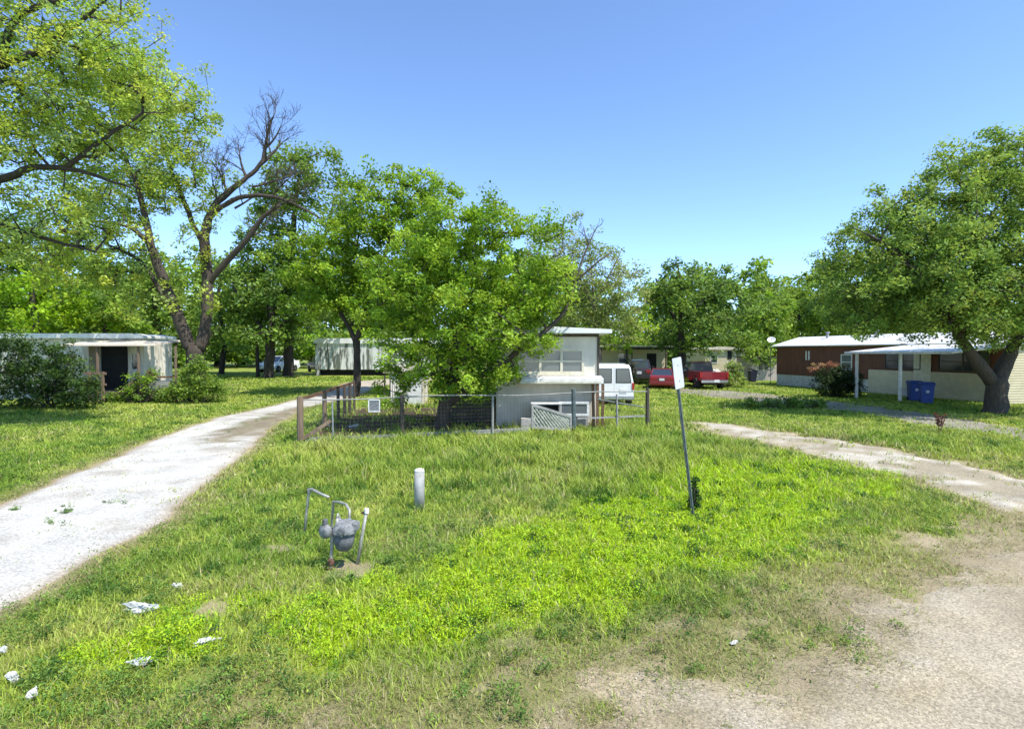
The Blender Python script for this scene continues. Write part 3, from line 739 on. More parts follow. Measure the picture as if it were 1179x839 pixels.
    # big low mulberry in the fenced yard
    tree('spreading_mulberry', 'low spreading bright green tree growing inside the wire fence, hiding half of the house', 17.7, 505,
         [[(505, 488, .24, 0), (512, 470, .20, 0), (522, 450, .17, 0)], [(516, 465, .14, 0), (545, 440, .11, -.3), (585, 412, .09, -.4), (620, 388, .07, -.4), (648, 360, .055, -.3), (662, 325, .04, -.2), (672, 295, .03, 0), (684, 268, .018, .2)],
          [(522, 450, .18, 0), (525, 400, .11, .2), (535, 350, .08, .4), (548, 300, .05, .5), (560, 260, .03, .5)], [(522, 450, .11, 0), (500, 410, .08, .2), (480, 370, .06, .4), (470, 330, .04, .5)],
          [(525, 420, .13, 0), (560, 380, .11, .6), (595, 340, .08, 1), (620, 310, .05, 1.2)], [(662, 325, .04, -.2), (690, 300, .03, -.2), (705, 290, .015, -.1)]],
         [(545, 290, 52, 42, 0, 2.2), (565, 262, 38, 24, 0, 1.8), (510, 330, 50, 45, 0, 2.2), (600, 320, 42, 42, 0, 2), (555, 365, 62, 42, 0, 2.4), (478, 385, 30, 32, 0, 1.7), (515, 415, 58, 36, 0, 2.2), (562, 432, 36, 20, -.3, 1.4),
          (612, 360, 36, 32, 0, 1.6), (500, 285, 25, 28, 0, 1.5), (630, 300, 24, 28, 0, 1.3), (585, 395, 36, 24, -.5, 1.5), (645, 345, 18, 26, -.2, 1), (610, 385, 26, 18, -.6, 1.1), (470, 345, 26, 34, 0, 1.6), (525, 250, 26, 16, 0, 1.3), (446, 428, 22, 20, 0, 1.1), (500, 268, 34, 30, 0, 1.6), (462, 320, 34, 40, 0, 1.8), (448, 370, 26, 30, -.2, 1.4), (630, 270, 24, 26, 0, 1.1), (465, 458, 30, 11, -.6, 1.1), (590, 430, 22, 18, -.6, 1.0), (490, 445, 42, 14, -.4, 1.5), (545, 455, 34, 10, 0, 1.2), (450, 408, 12, 14, -.3, .8), (565, 240, 10, 8, 0, .5), (600, 262, 14, 12, 0, .7)],
         leaf=.115, k=40, clump=.31, cols=MUL, dens=.55, twig=.008, bark='bark', spray=.24,
         bare=[(672, 295, 0, .4, 0, .6, .7, .025, 2), (662, 325, -.2, -.3, 0, .8, .9, .03, 2), (684, 268, .2, .5, 0, .6, .5, .02, 1)])
    # olive, half leafed tree behind the house
    tree('olive_tree', 'thin half leafed olive coloured tree behind the white house', 40, 690,
         [[(690, 440, .22, 0), (688, 390, .18, 0), (684, 350, .12, 0)], [(684, 352, .08, 0), (660, 310, .06, 0), (640, 275, .03, 0)], [(684, 352, .08, 0), (700, 320, .06, 0), (715, 290, .03, 0)], [(684, 352, .08, 0), (680, 300, .05, .4), (672, 262, .03, .6)]],
         [(650, 300, 38, 42, 0, 2.6), (690, 325, 40, 40, 0, 2.8), (718, 350, 26, 38, 0, 2.2), (640, 350, 30, 34, 0, 2.2), (680, 372, 48, 26, 0, 2.8), (610, 330, 30, 40, 0, 2.2), (622, 270, 20, 18, 0, 1.5)],
         leaf=.19, k=20, clump=.55, cols=OLV, dens=.95, twig=.010, twigs=3, bark='bark_pale', spray=.2)
    tree('yellow_shrub', 'yellow green shrub growing between the white house and the far trailer', 44, 722, [[(722, 440, .12, 0), (722, 400, .1, 0), (722, 375, .05, 0)]],
         [(722, 380, 22, 22, 0, 1.6), (740, 372, 14, 25, 0, 1.4), (700, 388, 16, 12, 0, 1.2)], leaf=.26, k=26, clump=.55, cols=LIME[1:] + OLV[:1], dens=.75, twig=.015, cat='shrub')
    tree('elm_tree', 'dark green tree with a dark trunk over the parked red cars', 47, 786,
         [[(786, 432, .34, 0), (785, 405, .32, 0), (783, 375, .26, 0)], [(783, 378, .18, 0), (768, 350, .12, 0), (755, 320, .06, 0)], [(783, 378, .18, 0), (805, 350, .12, 0), (835, 325, .06, 0)], [(783, 376, .14, 0), (785, 335, .1, 0), (780, 305, .05, 0)]],
         [(768, 338, 32, 36, 0, 2.8), (800, 360, 42, 36, 0, 3), (842, 362, 28, 34, 0, 2.6), (768, 382, 28, 16, 0, 2.4), (828, 328, 20, 20, 0, 1.8), (785, 312, 24, 16, 0, 1.8), (815, 392, 44, 13, -.6, 2.4), (748, 360, 16, 26, 0, 1.8), (780, 405, 24, 8, 0, 2)],
         leaf=.30, k=30, clump=.72, cols=DRK + MID[:1], dens=.72, twig=.02, bark='bark_dark')
    for px, Y, lob, cols, lab in [
        (880, 56, [(880, 362, 34, 42, 0, 3), (860, 385, 28, 24, 0, 2.6), (900, 385, 25, 22, 0, 2.4)], MID + LIME[2:], 'mid green tree above the satellite dish of the brown trailer'),
        (922, 60, [(922, 352, 30, 34, 0, 3), (940, 372, 30, 25, 0, 3), (905, 345, 20, 25, 0, 2.4), (950, 348, 34, 28, 0, 3), (975, 360, 30, 30, 0, 3)], MID, 'mid green tree behind the far end of the brown trailer roof'),
        (1000, 58, [(1000, 370, 40, 26, 0, 3), (1050, 368, 40, 26, 0, 3)], DRK, 'dark green tree behind the white roof of the brown trailer')]:
        tree('background_tree', lab, Y, px, [[(px, HOR + 40, .25, 0), (px + 3, 390, .22, 0), (px - 3, 360, .14, 0), (px, 335, .06, 0)]], lob, leaf=.34, k=30, clump=.82, cols=cols, dens=.7, twig=.02, bark='bark_dark')
    tree('hanging_tree', 'leafy tree drooping over the pale wall left of the brown trailer', 49, 868,
         [[(868, 440, .16, 0), (866, 415, .14, 0), (864, 395, .08, 0)]], [(868, 402, 22, 14, 0, 1.6), (880, 408, 14, 10, 0, 1.2), (858, 392, 18, 12, 0, 1.4)], leaf=.28, k=28, clump=.55, cols=MID, dens=.8, twig=.015, bark='bark_dark', droop=.5)
    # the big tree on the right
    tree('shade_mulberry', 'big round crowned tree with a thick forked trunk in front of the brown trailer', 22.5, 1146,
         [[(1146, 476, .42, 0), (1147, 455, .37, 0), (1146, 434, .36, 0)],
          [(1143, 440, .26, 0), (1126, 418, .22, -.2), (1110, 395, .17, -.4), (1092, 365, .13, -.6), (1065, 325, .09, -.8), (1030, 290, .08, -1), (1000, 270, .04, -1.2)],
          [(1148, 440, .28, 0), (1160, 415, .25, .2), (1172, 388, .21, .4), (1186, 350, .16, .6), (1195, 300, .11, .8), (1190, 240, .08, 1), (1180, 190, .04, 1)],
          [(1108, 395, .16, -.4), (1120, 350, .13, .2), (1125, 290, .1, .6), (1115, 230, .06, 1)], [(1090, 365, .08, -.6), (1040, 345, .05, .2), (990, 335, .035, .6), (955, 325, .02, .8)], [(1188, 350, .15, .6), (1235, 320, .12, .8), (1270, 290, .08, 1)]],
         [(1080, 262, 70, 52, 0, 3.2), (1130, 215, 55, 45, 0, 2.8), (1168, 185, 34, 30, 0, 2), (1015, 292, 48, 44, 0, 2.6), (980, 332, 36, 38, 0, 2.2), (1060, 335, 78, 38, 0, 3.4), (1150, 305, 78, 55, 0, 3.4), (1210, 250, 65, 80, 0, 3.4),
          (1118, 372, 55, 18, -.4, 2.6), (1230, 350, 60, 40, 0, 3), (1090, 196, 26, 20, 0, 1.6), (960, 300, 14, 16, 0, 1), (1000, 375, 50, 12, 0, 2.2), (1120, 385, 40, 10, -.8, 1.6), (1160, 160, 16, 14, 0, .9), (1045, 230, 20, 16, 0, 1.2), (1090, 355, 70, 28, -.6, 2.6), (1010, 350, 55, 26, -.3, 2.2), (1190, 335, 70, 45, -1, 2.6), (1130, 372, 50, 14, -2.2, 1.4), (1080, 300, 60, 45, -1.5, 2.2), (1185, 385, 40, 18, -.5, 1.6), (1165, 360, 40, 30, -1.8, 1.6), (1150, 170, 30, 22, .5, 1.6), (1030, 250, 24, 26, 0, 1.4), (985, 300, 26, 24, 0, 1.4)],
         leaf=.135, k=40, clump=.40, cols=((.195, .32, .06), (.245, .37, .07), (.16, .275, .055), (.30, .41, .085)), dens=.58, twig=.010, bark='bark', spray=.28)

build_trees()
lawn_weeds()

def woods():
    C = []; S = []; mb = MB()
    for i in range(130):
        x = -110 + 230 * (i + rng.random()) / 130; y = 66 + 22 * rng.random(); h = 10.5 + 4.5 * rng.random()
        for _ in range(48):
            d = rng.normal(size=3); d /= np.linalg.norm(d)
            C.append((x + d[0] * 3.2, y + d[1] * 3, gz(x, y) + h * .52 + d[2] * h * .46)); S.append(1.1)
        mb.tube([(x, y, -.2), (x, y, h * .7)], [.25, .1], 6)
    # undergrowth along the foot of the wood
    for i in range(1500):
        x = -110 + 230 * rng.random(); y = 64 + 8 * rng.random(); C.append((x, y, gz(x, y) + 1 + 3.2 * rng.random())); S.append(1.2)
    o = leaves_mesh('distant_woods', np.array(C), np.array(S) * 1.2, 40, .62, DRK[1:] + MID + LIME[2:])
    tag(o, 'mass of green woodland closing off the view', 'woods', kind='stuff')
    t = mb.build('trunks', 'bark_dark', o); t['kind'] = 'stuff'
woods()

# ------------------------------------------------------------------ shrubs
def shrub(name, label, loc, lobes, leaf, k, clump, cols, stems=7, cat='shrub', group=None):
    z0 = gz(loc[0], loc[1]); root = thing(name, label, cat, (loc[0], loc[1], z0), 0, group)
    C = []
    for (x, y, z, rx, ry, rz, n) in lobes:
        d = rng.normal(size=(n, 3)); d /= np.linalg.norm(d, axis=1)[:, None]; C.append(np.array((x, y, z)) + d * (rng.random(n) ** .45)[:, None] * np.array((rx, ry, rz)))
    C = np.concatenate(C); C[:, 2] = np.maximum(C[:, 2], .1)
    mb = MB()
    for c in C[rng.permutation(len(C))[:min(len(C), stems * 6)]]:
        mb.tube([(c[0] * .15, c[1] * .15, -.05), (c[0] * .5, c[1] * .5, c[2] * .6), tuple(c)], [.022, .014, .006], 5, cap=False)
    mb.build('stems', 'bark', root)
    leaves_mesh('foliage', C, clump * (.7 + .6 * rng.random(len(C))), k, leaf, cols, root)
    return root
p = gp(26, 476)
shrub('overgrown_bush', 'large overgrown bush with leaves darkened for shade in front of the white porch trailer', (p.x, p.y + 1.6),
      [(-.2, 0, 1.2, 1.9, 1.3, 1.2, 150), (-1.9, 0, 1.5, 1.4, 1.2, 1.6, 120), (1.3, -.2, .7, .9, 1.0, .7, 50), (.2, 0, 2.3, 1.1, .9, .8, 40), (-1.6, 0, 2.8, .9, .8, .6, 26)], .13, 34, .30, ((.05, .10, .025), (.07, .13, .03), (.10, .18, .035)))  # leaf colours darkened to stand in for the overhanging tree's shadow
p = gp(150, 466)
shrub('vine_shrub', 'light green shrub grown over the porch rail of the trailer', (p.x, p.y + .6), [(0, 0, .8, .7, .7, .8, 40), (.5, .2, 1.3, .4, .5, .5, 16), (1.0, .2, .5, .6, .6, .5, 22), (-.9, 0, .35, .5, .5, .35, 14)], .11, 30, .26, MID + LIME[2:])
p = gp(214, 466)
shrub('rounded_shrub', 'rounded green shrub at the foot of the forked pecan', (p.x, p.y + .6), [(0, 0, 1.0, .9, .8, 1.0, 70), (.9, .2, .7, .7, .7, .7, 40), (-1.0, 0, .5, .7, .6, .5, 28), (.3, 0, 1.8, .5, .5, .5, 16)], .12, 40, .30, MID + DRK[2:])
p = gp(970, 459)
ro = shrub('red_tip_shrub', 'dark shrub with reddish new tips beside the porch posts', (p.x, p.y + .8), [(0, 0, .9, 1.3, .9, .9, 130), (.9, .1, .8, .8, .7, .8, 60)], .11, 40, .28, ((.03, .06, .02), (.04, .08, .022), (.06, .09, .03)))
C_ = np.stack([rng.normal(-.5, .6, 34), rng.normal(0, .45, 34), 1.72 + .2 * rng.random(34)], 1); C_[:, 0] = np.clip(C_[:, 0], -1.1, .6); C_[:, 2] -= .30 * (C_[:, 0] + .1) ** 2
leaves_mesh('red_tips', C_, np.full(34, .15), 24, .09, ((.36, .19, .12), (.34, .24, .12), (.28, .12, .08)), ro)
p = gp(845, 447)
shrub('scrubby_bush', 'low scrubby green bush to the right of the red pickup', (p.x, p.y + 1.0), [(0, 0, .6, 1.3, .8, .6, 60), (.6, .6, 1.1, .8, .6, .8, 40)], .15, 26, .30, MID + OLV)
p = Vector(((730 - CX) / F * 39.0, 39.0, 0))
shrub('dark_bush', 'dark leafless looking bush between the white van and the red sedan', (p.x, p.y + .8), [(0, 0, .7, .35, .5, .7, 30), (0, 0, 1.5, .3, .4, .5, 14)], .14, 22, .24, ((.03, .05, .02), (.045, .06, .03), (.10, .10, .08)))
p = gp(905, 470)
shrub('ditch_weeds', 'clump of tall dark weeds at the edge of the far dirt track', (p.x, p.y), [(0, 0, .28, 1.1, .6, .3, 60), (-1.4, .2, .2, .8, .5, .22, 30), (1.3, 0, .22, .8, .5, .25, 30)], .10, 26, .20, MID + DRK[:1], cat='weeds')
p = gp(800, 590)
shrub('post_vine', 'dark green weeds climbing the foot of the leaning sign post', (p.x, p.y), [(0, .02, .15, .10, .10, .16, 20), (0, .02, .38, .055, .06, .2, 14)], .05, 20, .06, ((.035, .09, .02), (.05, .12, .02)), stems=2, cat='weeds')
p = gp(1082, 500)
w = thing('dock_weed', 'rust red dock weed standing in the long grass before the far track', 'weed', (p.x, p.y, 0))
mb = MB(); C = []
for i in range(7):
    d = Vector((random.gauss(0, .07), random.gauss(0, .07), random.uniform(.45, .62))); mb.tube([(0, 0, 0), d * .5 + Vector((.01, 0, 0)), d], [.008, .007, .004], 5)
    for t in (.55, .7, .85, 1): C.append(tuple(d * t))
mb.build('stem', 'rust', w)
leaves_mesh('seed_head', np.array(C), np.full(len(C), .055), 30, .035, ((.17, .035, .03), (.13, .04, .03)), w)

# ------------------------------------------------------------------ the white house (end of a single-wide)
def window(parent, c, w, h, frame, glass, nv=1, mid=True, face='-Y', depth=.05, fw=.06):
    """framed window on a wall facing -Y (c is on the wall plane)"""
    R = Matrix.Rotation(0 if face == '-Y' else math.radians(-90), 3, 'Z')
    def T(v): return R @ Vector(v) + Vector(c)
    f = MB()
    f.box(T((0, -depth / 2, h / 2 - fw / 2)), (w, depth, fw), R); f.box(T((0, -depth / 2, -h / 2 + fw / 2)), (w, depth, fw), R)
    for i in range(nv + 1):
        x = -w / 2 + fw / 2 + (w - fw) * i / nv
        f.box(T((x, -depth / 2, 0)), (fw, depth * .9, h - 2 * fw), R)
    if mid:
        for i in range(nv):
            x0 = -w / 2 + fw + (w - fw) * i / nv; ww = (w - fw) / nv - fw
            f.box(T((x0 + ww / 2, -depth * .36, 0)), (ww, depth * .8, fw * .62), R)
    o = MB().box((0, 0, 0), (.001, .001, .001))
    wn = f.build('window', frame, parent, .004)
    MB().box(T((0, -.006, 0)), (w - fw, .01, h - fw), R).build('pane', glass, wn)
    return wn

hx0, hx1, hy, HL = -.55, 2.89, 18.8, 13.0
house = thing('mobile_home', 'white house end with three windows over a jutting ledge, half hidden by low tree', 'house', (0, hy, 0))
b = MB(); b.box(((hx0 + hx1) / 2, HL / 2, 2.36), (hx1 - hx0, HL, 1.50)); b.build('upper_wall', 'white_siding', house)
b = MB(); b.box(((hx0 + hx1) / 2, HL / 2 + .02, .80), (hx1 - hx0 - .03, HL, 1.62)); b.build('lower_wall', 'grey_siding', house)
b = MB()
rw = (hx1 - hx0)
b.prism([(hx0 - .4, 3.112), (hx1 + .42, 3.112), (hx1 + .42, 3.24), ((hx0 + hx1) / 2, 3.34), (hx0 - .4, 3.24)], (-.42, HL + .3), 'Y'); b.build('roof', 'white_metal', house, .01)
b = MB(); b.box(((hx0 + hx1) / 2, -.03, 3.06), (rw, .03, .10)); b.box((hx1 + .02, -.02, 2.27), (.06, .07, 1.66)); b.build('corner_trim', 'dark_wood', house)
window(house, (1.31, 0, 2.185), 2.25, .86, 'cream_trim', 'win_glass', 3, fw=.085)
b = MB(); b.box((1.31, -.045, 1.735), (2.4, .09, .06)); b.build('sill', 'cream_trim', house, .005)
b = MB(); b.prism([(0, 1.70), (-.55, 1.62), (-.55, 1.45), (0, 1.45)], (.3, hx1 + .12), 'X'); b.build('ledge', 'white_trim', house, .01)
b = MB(); b.box((1.6, -.56, 1.50), (2.66, .02, .07)); b.build('ledge_edge', 'cream_trim', house)
for x, y in ((2.82, -.5), (3.0, -.42), (2.72, -.35)):
    MB().bar((x, y, 0), (x + random.uniform(-.04, .04), y, 1.45), .085, .085).build('post', 'brown_wood', house)
# dark slatted deck beside the house
deck = thing('porch_deck', 'dark shaded timber deck behind the fence at the foot of the low tree', 'deck', (-1.55, 19.6, 0))
for i in range(6): MB().box((0, -.4, .12 + .14 * i), (1.9, .03, .11)).build('skirt_board', 'dark_wood', deck)
MB().box((0, .5, .93), (2.0, 1.9, .05)).build('deck_top', 'dark_wood', deck)
for x in (-.95, .95): MB().box((x, -.36, .45), (.09, .09, .9)).build('post', 'dark_wood', deck)

# low bench with white top, cabinet-like white sash unit, block
p = gp(628, 491)
t = thing('white_bench', 'low bench with a white top against the house wall, behind the sagging gate', 'bench', (p.x, 18.35, 0))
MB().box((0, 0, .80), (1.0, .34, .05)).build('top', 'white_trim', t, .006)
for x in (-.45, .45): MB().box((x, 0, .39), (.06, .3, .77)).build('leg', 'grey_wood', t)
MB().box((0, .1, .5), (.82, .03, .5)).build('gap_shade_panel', 'dark', t)  # black panel stands in for the shade beneath the bench top
t = thing('discarded_sash', 'discarded white double window sash propped under the house ledge', 'window sash', ((661 - CX) / F * 18.3, 18.3, .38))
f = MB()
for z in (0, .40): f.box((0, 0, z + .04), (1.0, .05, .08))
for x in (-.46, .0, .46): f.box((x, 0, .24), (.08, .045, .32))
f.build('frame', 'white_trim', t, .005)
MB().box((0, .01, .24), (.86, .015, .32)).build('pane', 'win_glass', t)
for x in (-.42, .42): MB().box((x, .02, -.19), (.07, .05, .38)).build('leg', 'grey_wood', t)
t = MB().box((0, 0, .16), (.46, .25, .32)).build('concrete_block', 'concrete', None, .01, loc=((608 - CX) / F * 18.3, 18.3, 0))
tag(t, 'pale concrete block against the foot of the house wall', 'block')

# ------------------------------------------------------------------ yard fence
FA, FB = Vector((-5.71, 14.95, 0)), Vector((4.42, 18.05, 0))
def fence_at(px):
    d = FB - FA; k = (px - CX) / F
    t = (k * FA.y - FA.x) / (d.x - k * d.y); return FA + d * t
def wire_panel(mb, a, b, z0, z1, dx=.10, dz=.10, r=.0016):
    d = (b - a); L = d.length; n = int(L / dx)
    for i in range(n + 1):
        q = a + d * i / n; mb.tube([(q.x, q.y, z0), (q.x, q.y, z1)], r, 3, cap=False)
    m = int((z1 - z0) / dz)
    for i in range(m + 1):
        z = z0 + (z1 - z0) * i / m; mb.tube([(a.x, a.y, z), (b.x, b.y, z)], r, 3, cap=False)
fence = thing('wire_fence', 'wire yard fence with mixed posts and a thin top rail, in front of the house', 'fence', FA)
for px, h, r, m in [(345, 1.30, .085, 'wood'), (383, 1.15, .022, 'galv'), (463, 1.28, .06, 'dark_wood'), (567, 1.22, .035, 'grey_wood'), (661, 1.34, .07, 'sign_post'), (711, 1.15, .035, 'grey_wood'), (746, 1.32, .065, 'dark_wood')]:
    q = fence_at(px) - FA
    lean = Vector((random.uniform(-.03, .03), random.uniform(-.03, .03), 0))
    MB().tube([q + Vector((0, 0, -.05)), q + Vector((0, 0, h * .5)) + lean * .5, q + Vector((0, 0, h)) + lean], [r * 1.05, r, r * .97], 9).build('post', m, fence)
q0, q1 = fence_at(345) - FA, fence_at(746) - FA
off = Vector((0, -.03, 0))
pts = [q0.lerp(q1, i / 12) + Vector((0, -.02, 1.215 - .03 * math.sin(i * 1.1) * (1 if 0 < i < 12 else 0))) for i in range(13)]
MB().tube(pts, .02, 6).build('top_rail', 'grey_wood', fence)
b = MB()
b.bar(q0 + Vector((0, .03, .12)), (fence_at(463) - FA) + Vector((0, .03, .10)), .03, .13)
b.bar((fence_at(463) - FA) + Vector((0, .03, .12)), (fence_at(610) - FA) + Vector((0, .03, .14)), .03, .12)
b.build('bottom_board', 'grey_wood', fence)
b = MB(); wire_panel(b, q0, fence_at(610) - FA, .05, 1.2); wire_panel(b, fence_at(663) - FA, q1, .05, 1.15); b.build('wire_mesh', 'wire', fence)
MB().bar(q0 + Vector((.05, .03, .15)), q0 + Vector((.75, .25, .62)), .09, .09).build('brace', 'wood', fence)
a_ = fence_at(688) - FA
MB().tube([a_ + Vector((0, .05, 1.0)), q1 + Vector((0, .03, .68))], .025, 6).build('brace', 'sign_post', fence)
MB().bar((fence_at(665) - FA) + Vector((0, .04, .42)), q1 + Vector((0, .04, .42)), .03, .05).build('lower_rail', 'grey_wood', fence)
# side run along the drive
SA, SB = FA.copy(), Vector((-6.7, 23.6, 0))
sf = thing('side_fence', 'older wood post fence running back along the gravel drive', 'fence', SA)
d = SB - SA
for t_, h, r in [(.34, 1.27, .075), (.60, 1.25, .06), (.74, 1.25, .065), (.86, 1.25, .06), (1., 1.3, .045)]:
    q = d * t_; MB().tube([q + Vector((0, 0, -.05)), q + Vector((random.uniform(-.04, .04), 0, h))], [r, r * .95], 9).build('post', 'wood' if t_ < .5 else 'dark_wood', sf)
MB().bar(d * .012 + Vector((-.04, 0, 1.2)), d + Vector((-.04, 0, 1.2)), .045, .09).build('top_rail', 'brown_wood', sf)
b = MB(); wire_panel(b, d * .01, d, .05, 1.15, .15, .12, .0018); b.build('wire_mesh', 'wire', sf)

# sagging lattice gate hung on the dark post
g0, g1 = fence_at(612), fence_at(658)
gate = thing('lattice_gate', 'sagging pale lattice gate leaning between the fence posts', 'gate', g0)
L = (g1 - g0); Lx = L.length; ang = math.atan2(L.y, L.x)
gate.rotation_euler = (0, 0, ang)
f = MB()
zt = lambda x: .90 - .42 * x / Lx; zb = lambda x: .22 - .16 * x / Lx
f.bar((0, -.02, zt(0)), (Lx, -.02, zt(Lx)), .04, .08); f.bar((0, -.02, zb(0)), (Lx, -.02, zb(Lx)), .04, .07)
f.bar((.02, -.02, zb(0) + .035), (.02, -.02, zt(0) - .04), .06, .04); f.bar((Lx - .03, -.02, zb(Lx) + .035), (Lx - .03, -.02, zt(Lx) - .04), .06, .04)
f.build('frame', 'grey_wood', gate)
f = MB(); n = 11
for i in range(-4, n):
    for sgn in (1, -1):
        x0 = Lx * (i + .5) / n; pts = []
        xa = x0; xb = x0 + .55
        if sgn < 0: xa, xb = xb, xa
        A = Vector((xa, .012 * sgn, 0)); B = Vector((xb, .012 * sgn, 0))
        za, zb_ = .06, .62
        lo, hi = 0., 1.
        for s_ in np.linspace(0, 1, 60):
            x = xa + (xb - xa) * s_
            pts.append((x, 0 <= x <= Lx))
        ok = [k for k, (x, o_) in enumerate(pts) if o_]
        if len(ok) < 6: continue
        s0, s1 = ok[0] / 59, ok[-1] / 59
        P0 = Vector((xa + (xb - xa) * s0, .012 * sgn, 0)); P1 = Vector((xa + (xb - xa) * s1, .012 * sgn, 0))
        P0.z = zb(P0.x) + (zt(P0.x) - zb(P0.x)) * s0; P1.z = zb(P1.x) + (zt(P1.x) - zb(P1.x)) * s1
        f.bar(P0, P1, .016, .045)
f.build('lattice', 'pale_slat', gate)

# small plate hung on the fence
q = fence_at(431)
t = thing('framed_plate', 'small pale framed plate hanging on the wire fence', 'plate', (q.x, q.y - .05, 1.0))
MB().box((0, 0, 0), (.27, .012, .30)).build('plate', 'meter_grey', t, .01)
f = MB()
for z in (-.16, .16): f.box((0, -.004, z), (.33, .025, .03))
for x in (-.15, .15): f.box((x, -.004, 0), (.03, .024, .29))
f.build('frame', 'white_trim', t)

# white panelled shed seen under the tree, tan lean-to roof by it
t = thing('garden_shed', 'small white panelled shed glimpsed under the low tree', 'shed', ((468 - CX) / F * 25.5, 25.5, 0))
MB().box((0, .8, .75), (1.5, 1.6, 1.5)).build('wall', 'corr_white', t)
MB().prism([(-.85, 1.502), (.85, 1.502), (.6, 1.85), (-.6, 1.85)], (-.1, 1.7), 'Y').build('roof', 'grey_siding', t, .01)
MB().box((.35, -.012, .68), (.66, .02, 1.3)).build('door', 'white_trim', t, .004)
t = thing('tan_canopy', 'tan canopy on dark posts beyond the small white shed', 'canopy', ((453 - CX) / F * 30, 30, gz(-6, 30)))
MB().prism([(-.6, 1.35), (.75, 1.35), (.45, 1.75), (-.35, 1.7)], (0, 1.6), 'Y').build('cover', 'tan', t, .01)
for x in (-.5, .65):
    for y in (.1, 1.5): MB().box((x, y, .67), (.08, .08, 1.35)).build('post', 'dark_wood', t)
# small pieces lying in the yard
def crumple(name, label, loc, s, mat, cat, group=None, seed=0, up=False):
    import bmesh
    bm = bmesh.new(); bmesh.ops.create_icosphere(bm, subdivisions=3, radius=1)
    r = random.Random(seed)
    ax = [Vector((r.gauss(0, 1), r.gauss(0, 1), r.gauss(0, 1))).normalized() for _ in range(16)]
    for v in bm.verts:
        k = 1
        for a in ax: 
            dd = v.co.dot(a)
            if dd > .55: k -= .6 * (dd - .55)
        v.co = v.co * k * (1 + .16 * math.sin(v.co.x * 7 + seed) * math.sin(v.co.y * 9 + seed * 2)) + Vector((r.gauss(0, .07), r.gauss(0, .07), r.gauss(0, .07)))
        v.co.x *= s[0]; v.co.y *= s[1]; v.co.z = max(v.co.z, -.75) * s[2] + .75 * s[2]
    me = bpy.data.meshes.new(name); bm.to_mesh(me); bm.free(); me.materials.append(M[mat])
    o = bpy.data.objects.new(name, me); COL.objects.link(o); o.location = loc; o.rotation_euler = (0, 0, r.random() * .9 - .2)
    return tag(o, label, cat, group)
TG = 'white litter in the roadside grass'
for i, (px, py, s, lab) in enumerate([
        (165, 707, (.18, .08, .07), 'largest crumpled white litter bag, in bright grass right of the gravel drive'),
        (175, 699, (.09, .07, .10), None),
        (240, 743, (.15, .06, .03), 'flat greyish white litter scrap in the grass below the bare earth patch'),
        (157, 768, (.13, .055, .035), 'long thin white litter scrap in the grass nearer the road than the largest bag'),
        (16, 787, (.07, .05, .05), 'small round white litter ball at the left edge of the grass'),
        (37, 806, (.035, .07, .04), 'narrow upright white litter scrap, nearest of all to the camera'),
        (5, 755, (.05, .04, .04), 'tiny white litter scrap by the edge of the gravel drive mouth'),
        (205, 678, (.08, .05, .03), 'dull little white litter scrap in dry grass above the largest bag'),
        (845, 742, (.07, .03, .02), 'thin white paper scrap lying at the edge of the road dirt')]):
    if lab is None: continue
    q = gp(px, py); crumple('litter', lab, (q.x, q.y, .018 if px < 800 else .01), tuple(v_ * 1.05 for v_ in s), 'trash', 'litter', TG, i * 3 + 1)
for i, (px, py, s, m, lab) in enumerate([(490, 486, (.28, .2, .16), 'brown_wood', 'orange brown log chunk by the foot of the low tree'), (520, 489, (.4, .14, .10), 'brown_wood', 'split brown log lying behind the fence under the low tree'),
                                        (372, 494, (.16, .12, .10), 'concrete', 'pale stone at the foot of the fence brace'), (404, 494, (.2, .12, .09), 'concrete', 'pale stone behind the fence under the hanging plate')]):
    q = gp(px, py); crumple('log_chunk' if m == 'brown_wood' else 'stone', lab, (q.x, q.y + .3, 0), s, m, 'log' if m == 'brown_wood' else 'stone', None, 50 + i)

# ------------------------------------------------------------------ foreground: bollard, gas meter, sign
p = gp(483, 587)
t = thing('bollard', 'short grey steel bollard with a white concrete cap in the lawn', 'bollard', (p.x, p.y, 0))
MB().lathe([(.080, -.05), (.081, .3), (.080, .615)], n=24).build('body', 'bollard', t, smooth=True)
MB().lathe([(.079, .616), (.079, .628), (.072, .645), (.045, .658), (.008, .662)], n=24).build('cap', 'bollard_cap', t, smooth=True)

p = gp(381, 656)
t = thing('gas_meter', 'grey gas meter with round regulator on a rusty riser pipe in the lawn', 'gas meter', (p.x, p.y, 0))
MB().tube([(0, 0, -.05), (.0, 0, .12), (.02, .0, .34), (.03, 0, .42)], [.019, .019, .018, .018], 10).build('riser', 'pipe', t, smooth=True)
b = MB(); b.lathe([(.032, .06), (.04, .075), (.04, .11), (.03, .125)], n=12); b.box((0, -.03, .13), (.03, .07, .02)); b.lathe([(.045, -.01), (.05, .0), (.045, .03)], n=12); b.build('valve', 'rust', t)
Rg = Matrix.Rotation(math.radians(-28), 3, 'Z')
reg = MB().lathe([(.02, -.05), (.05, -.045), (.082, -.02), (.086, 0), (.082, .02), (.055, .045), (.03, .05), (.028, .09)], c=(-.055, -.02, .455), axis='Y', n=22, R=Rg).build('regulator', 'meter_grey', t, smooth=True)
MB().lathe([(.03, 0), (.03, .05), (.02, .06)], c=(-.055, -.02, .535), n=12).build('regulator_cap', 'meter_dark', reg)
MB().tube([(-.01, 0, .455), (.06, 0, .455), (.075, 0, .50), (.075, 0, .60)], .017, 8).build('inlet_pipe', 'pipe', t, smooth=True)
b = MB()
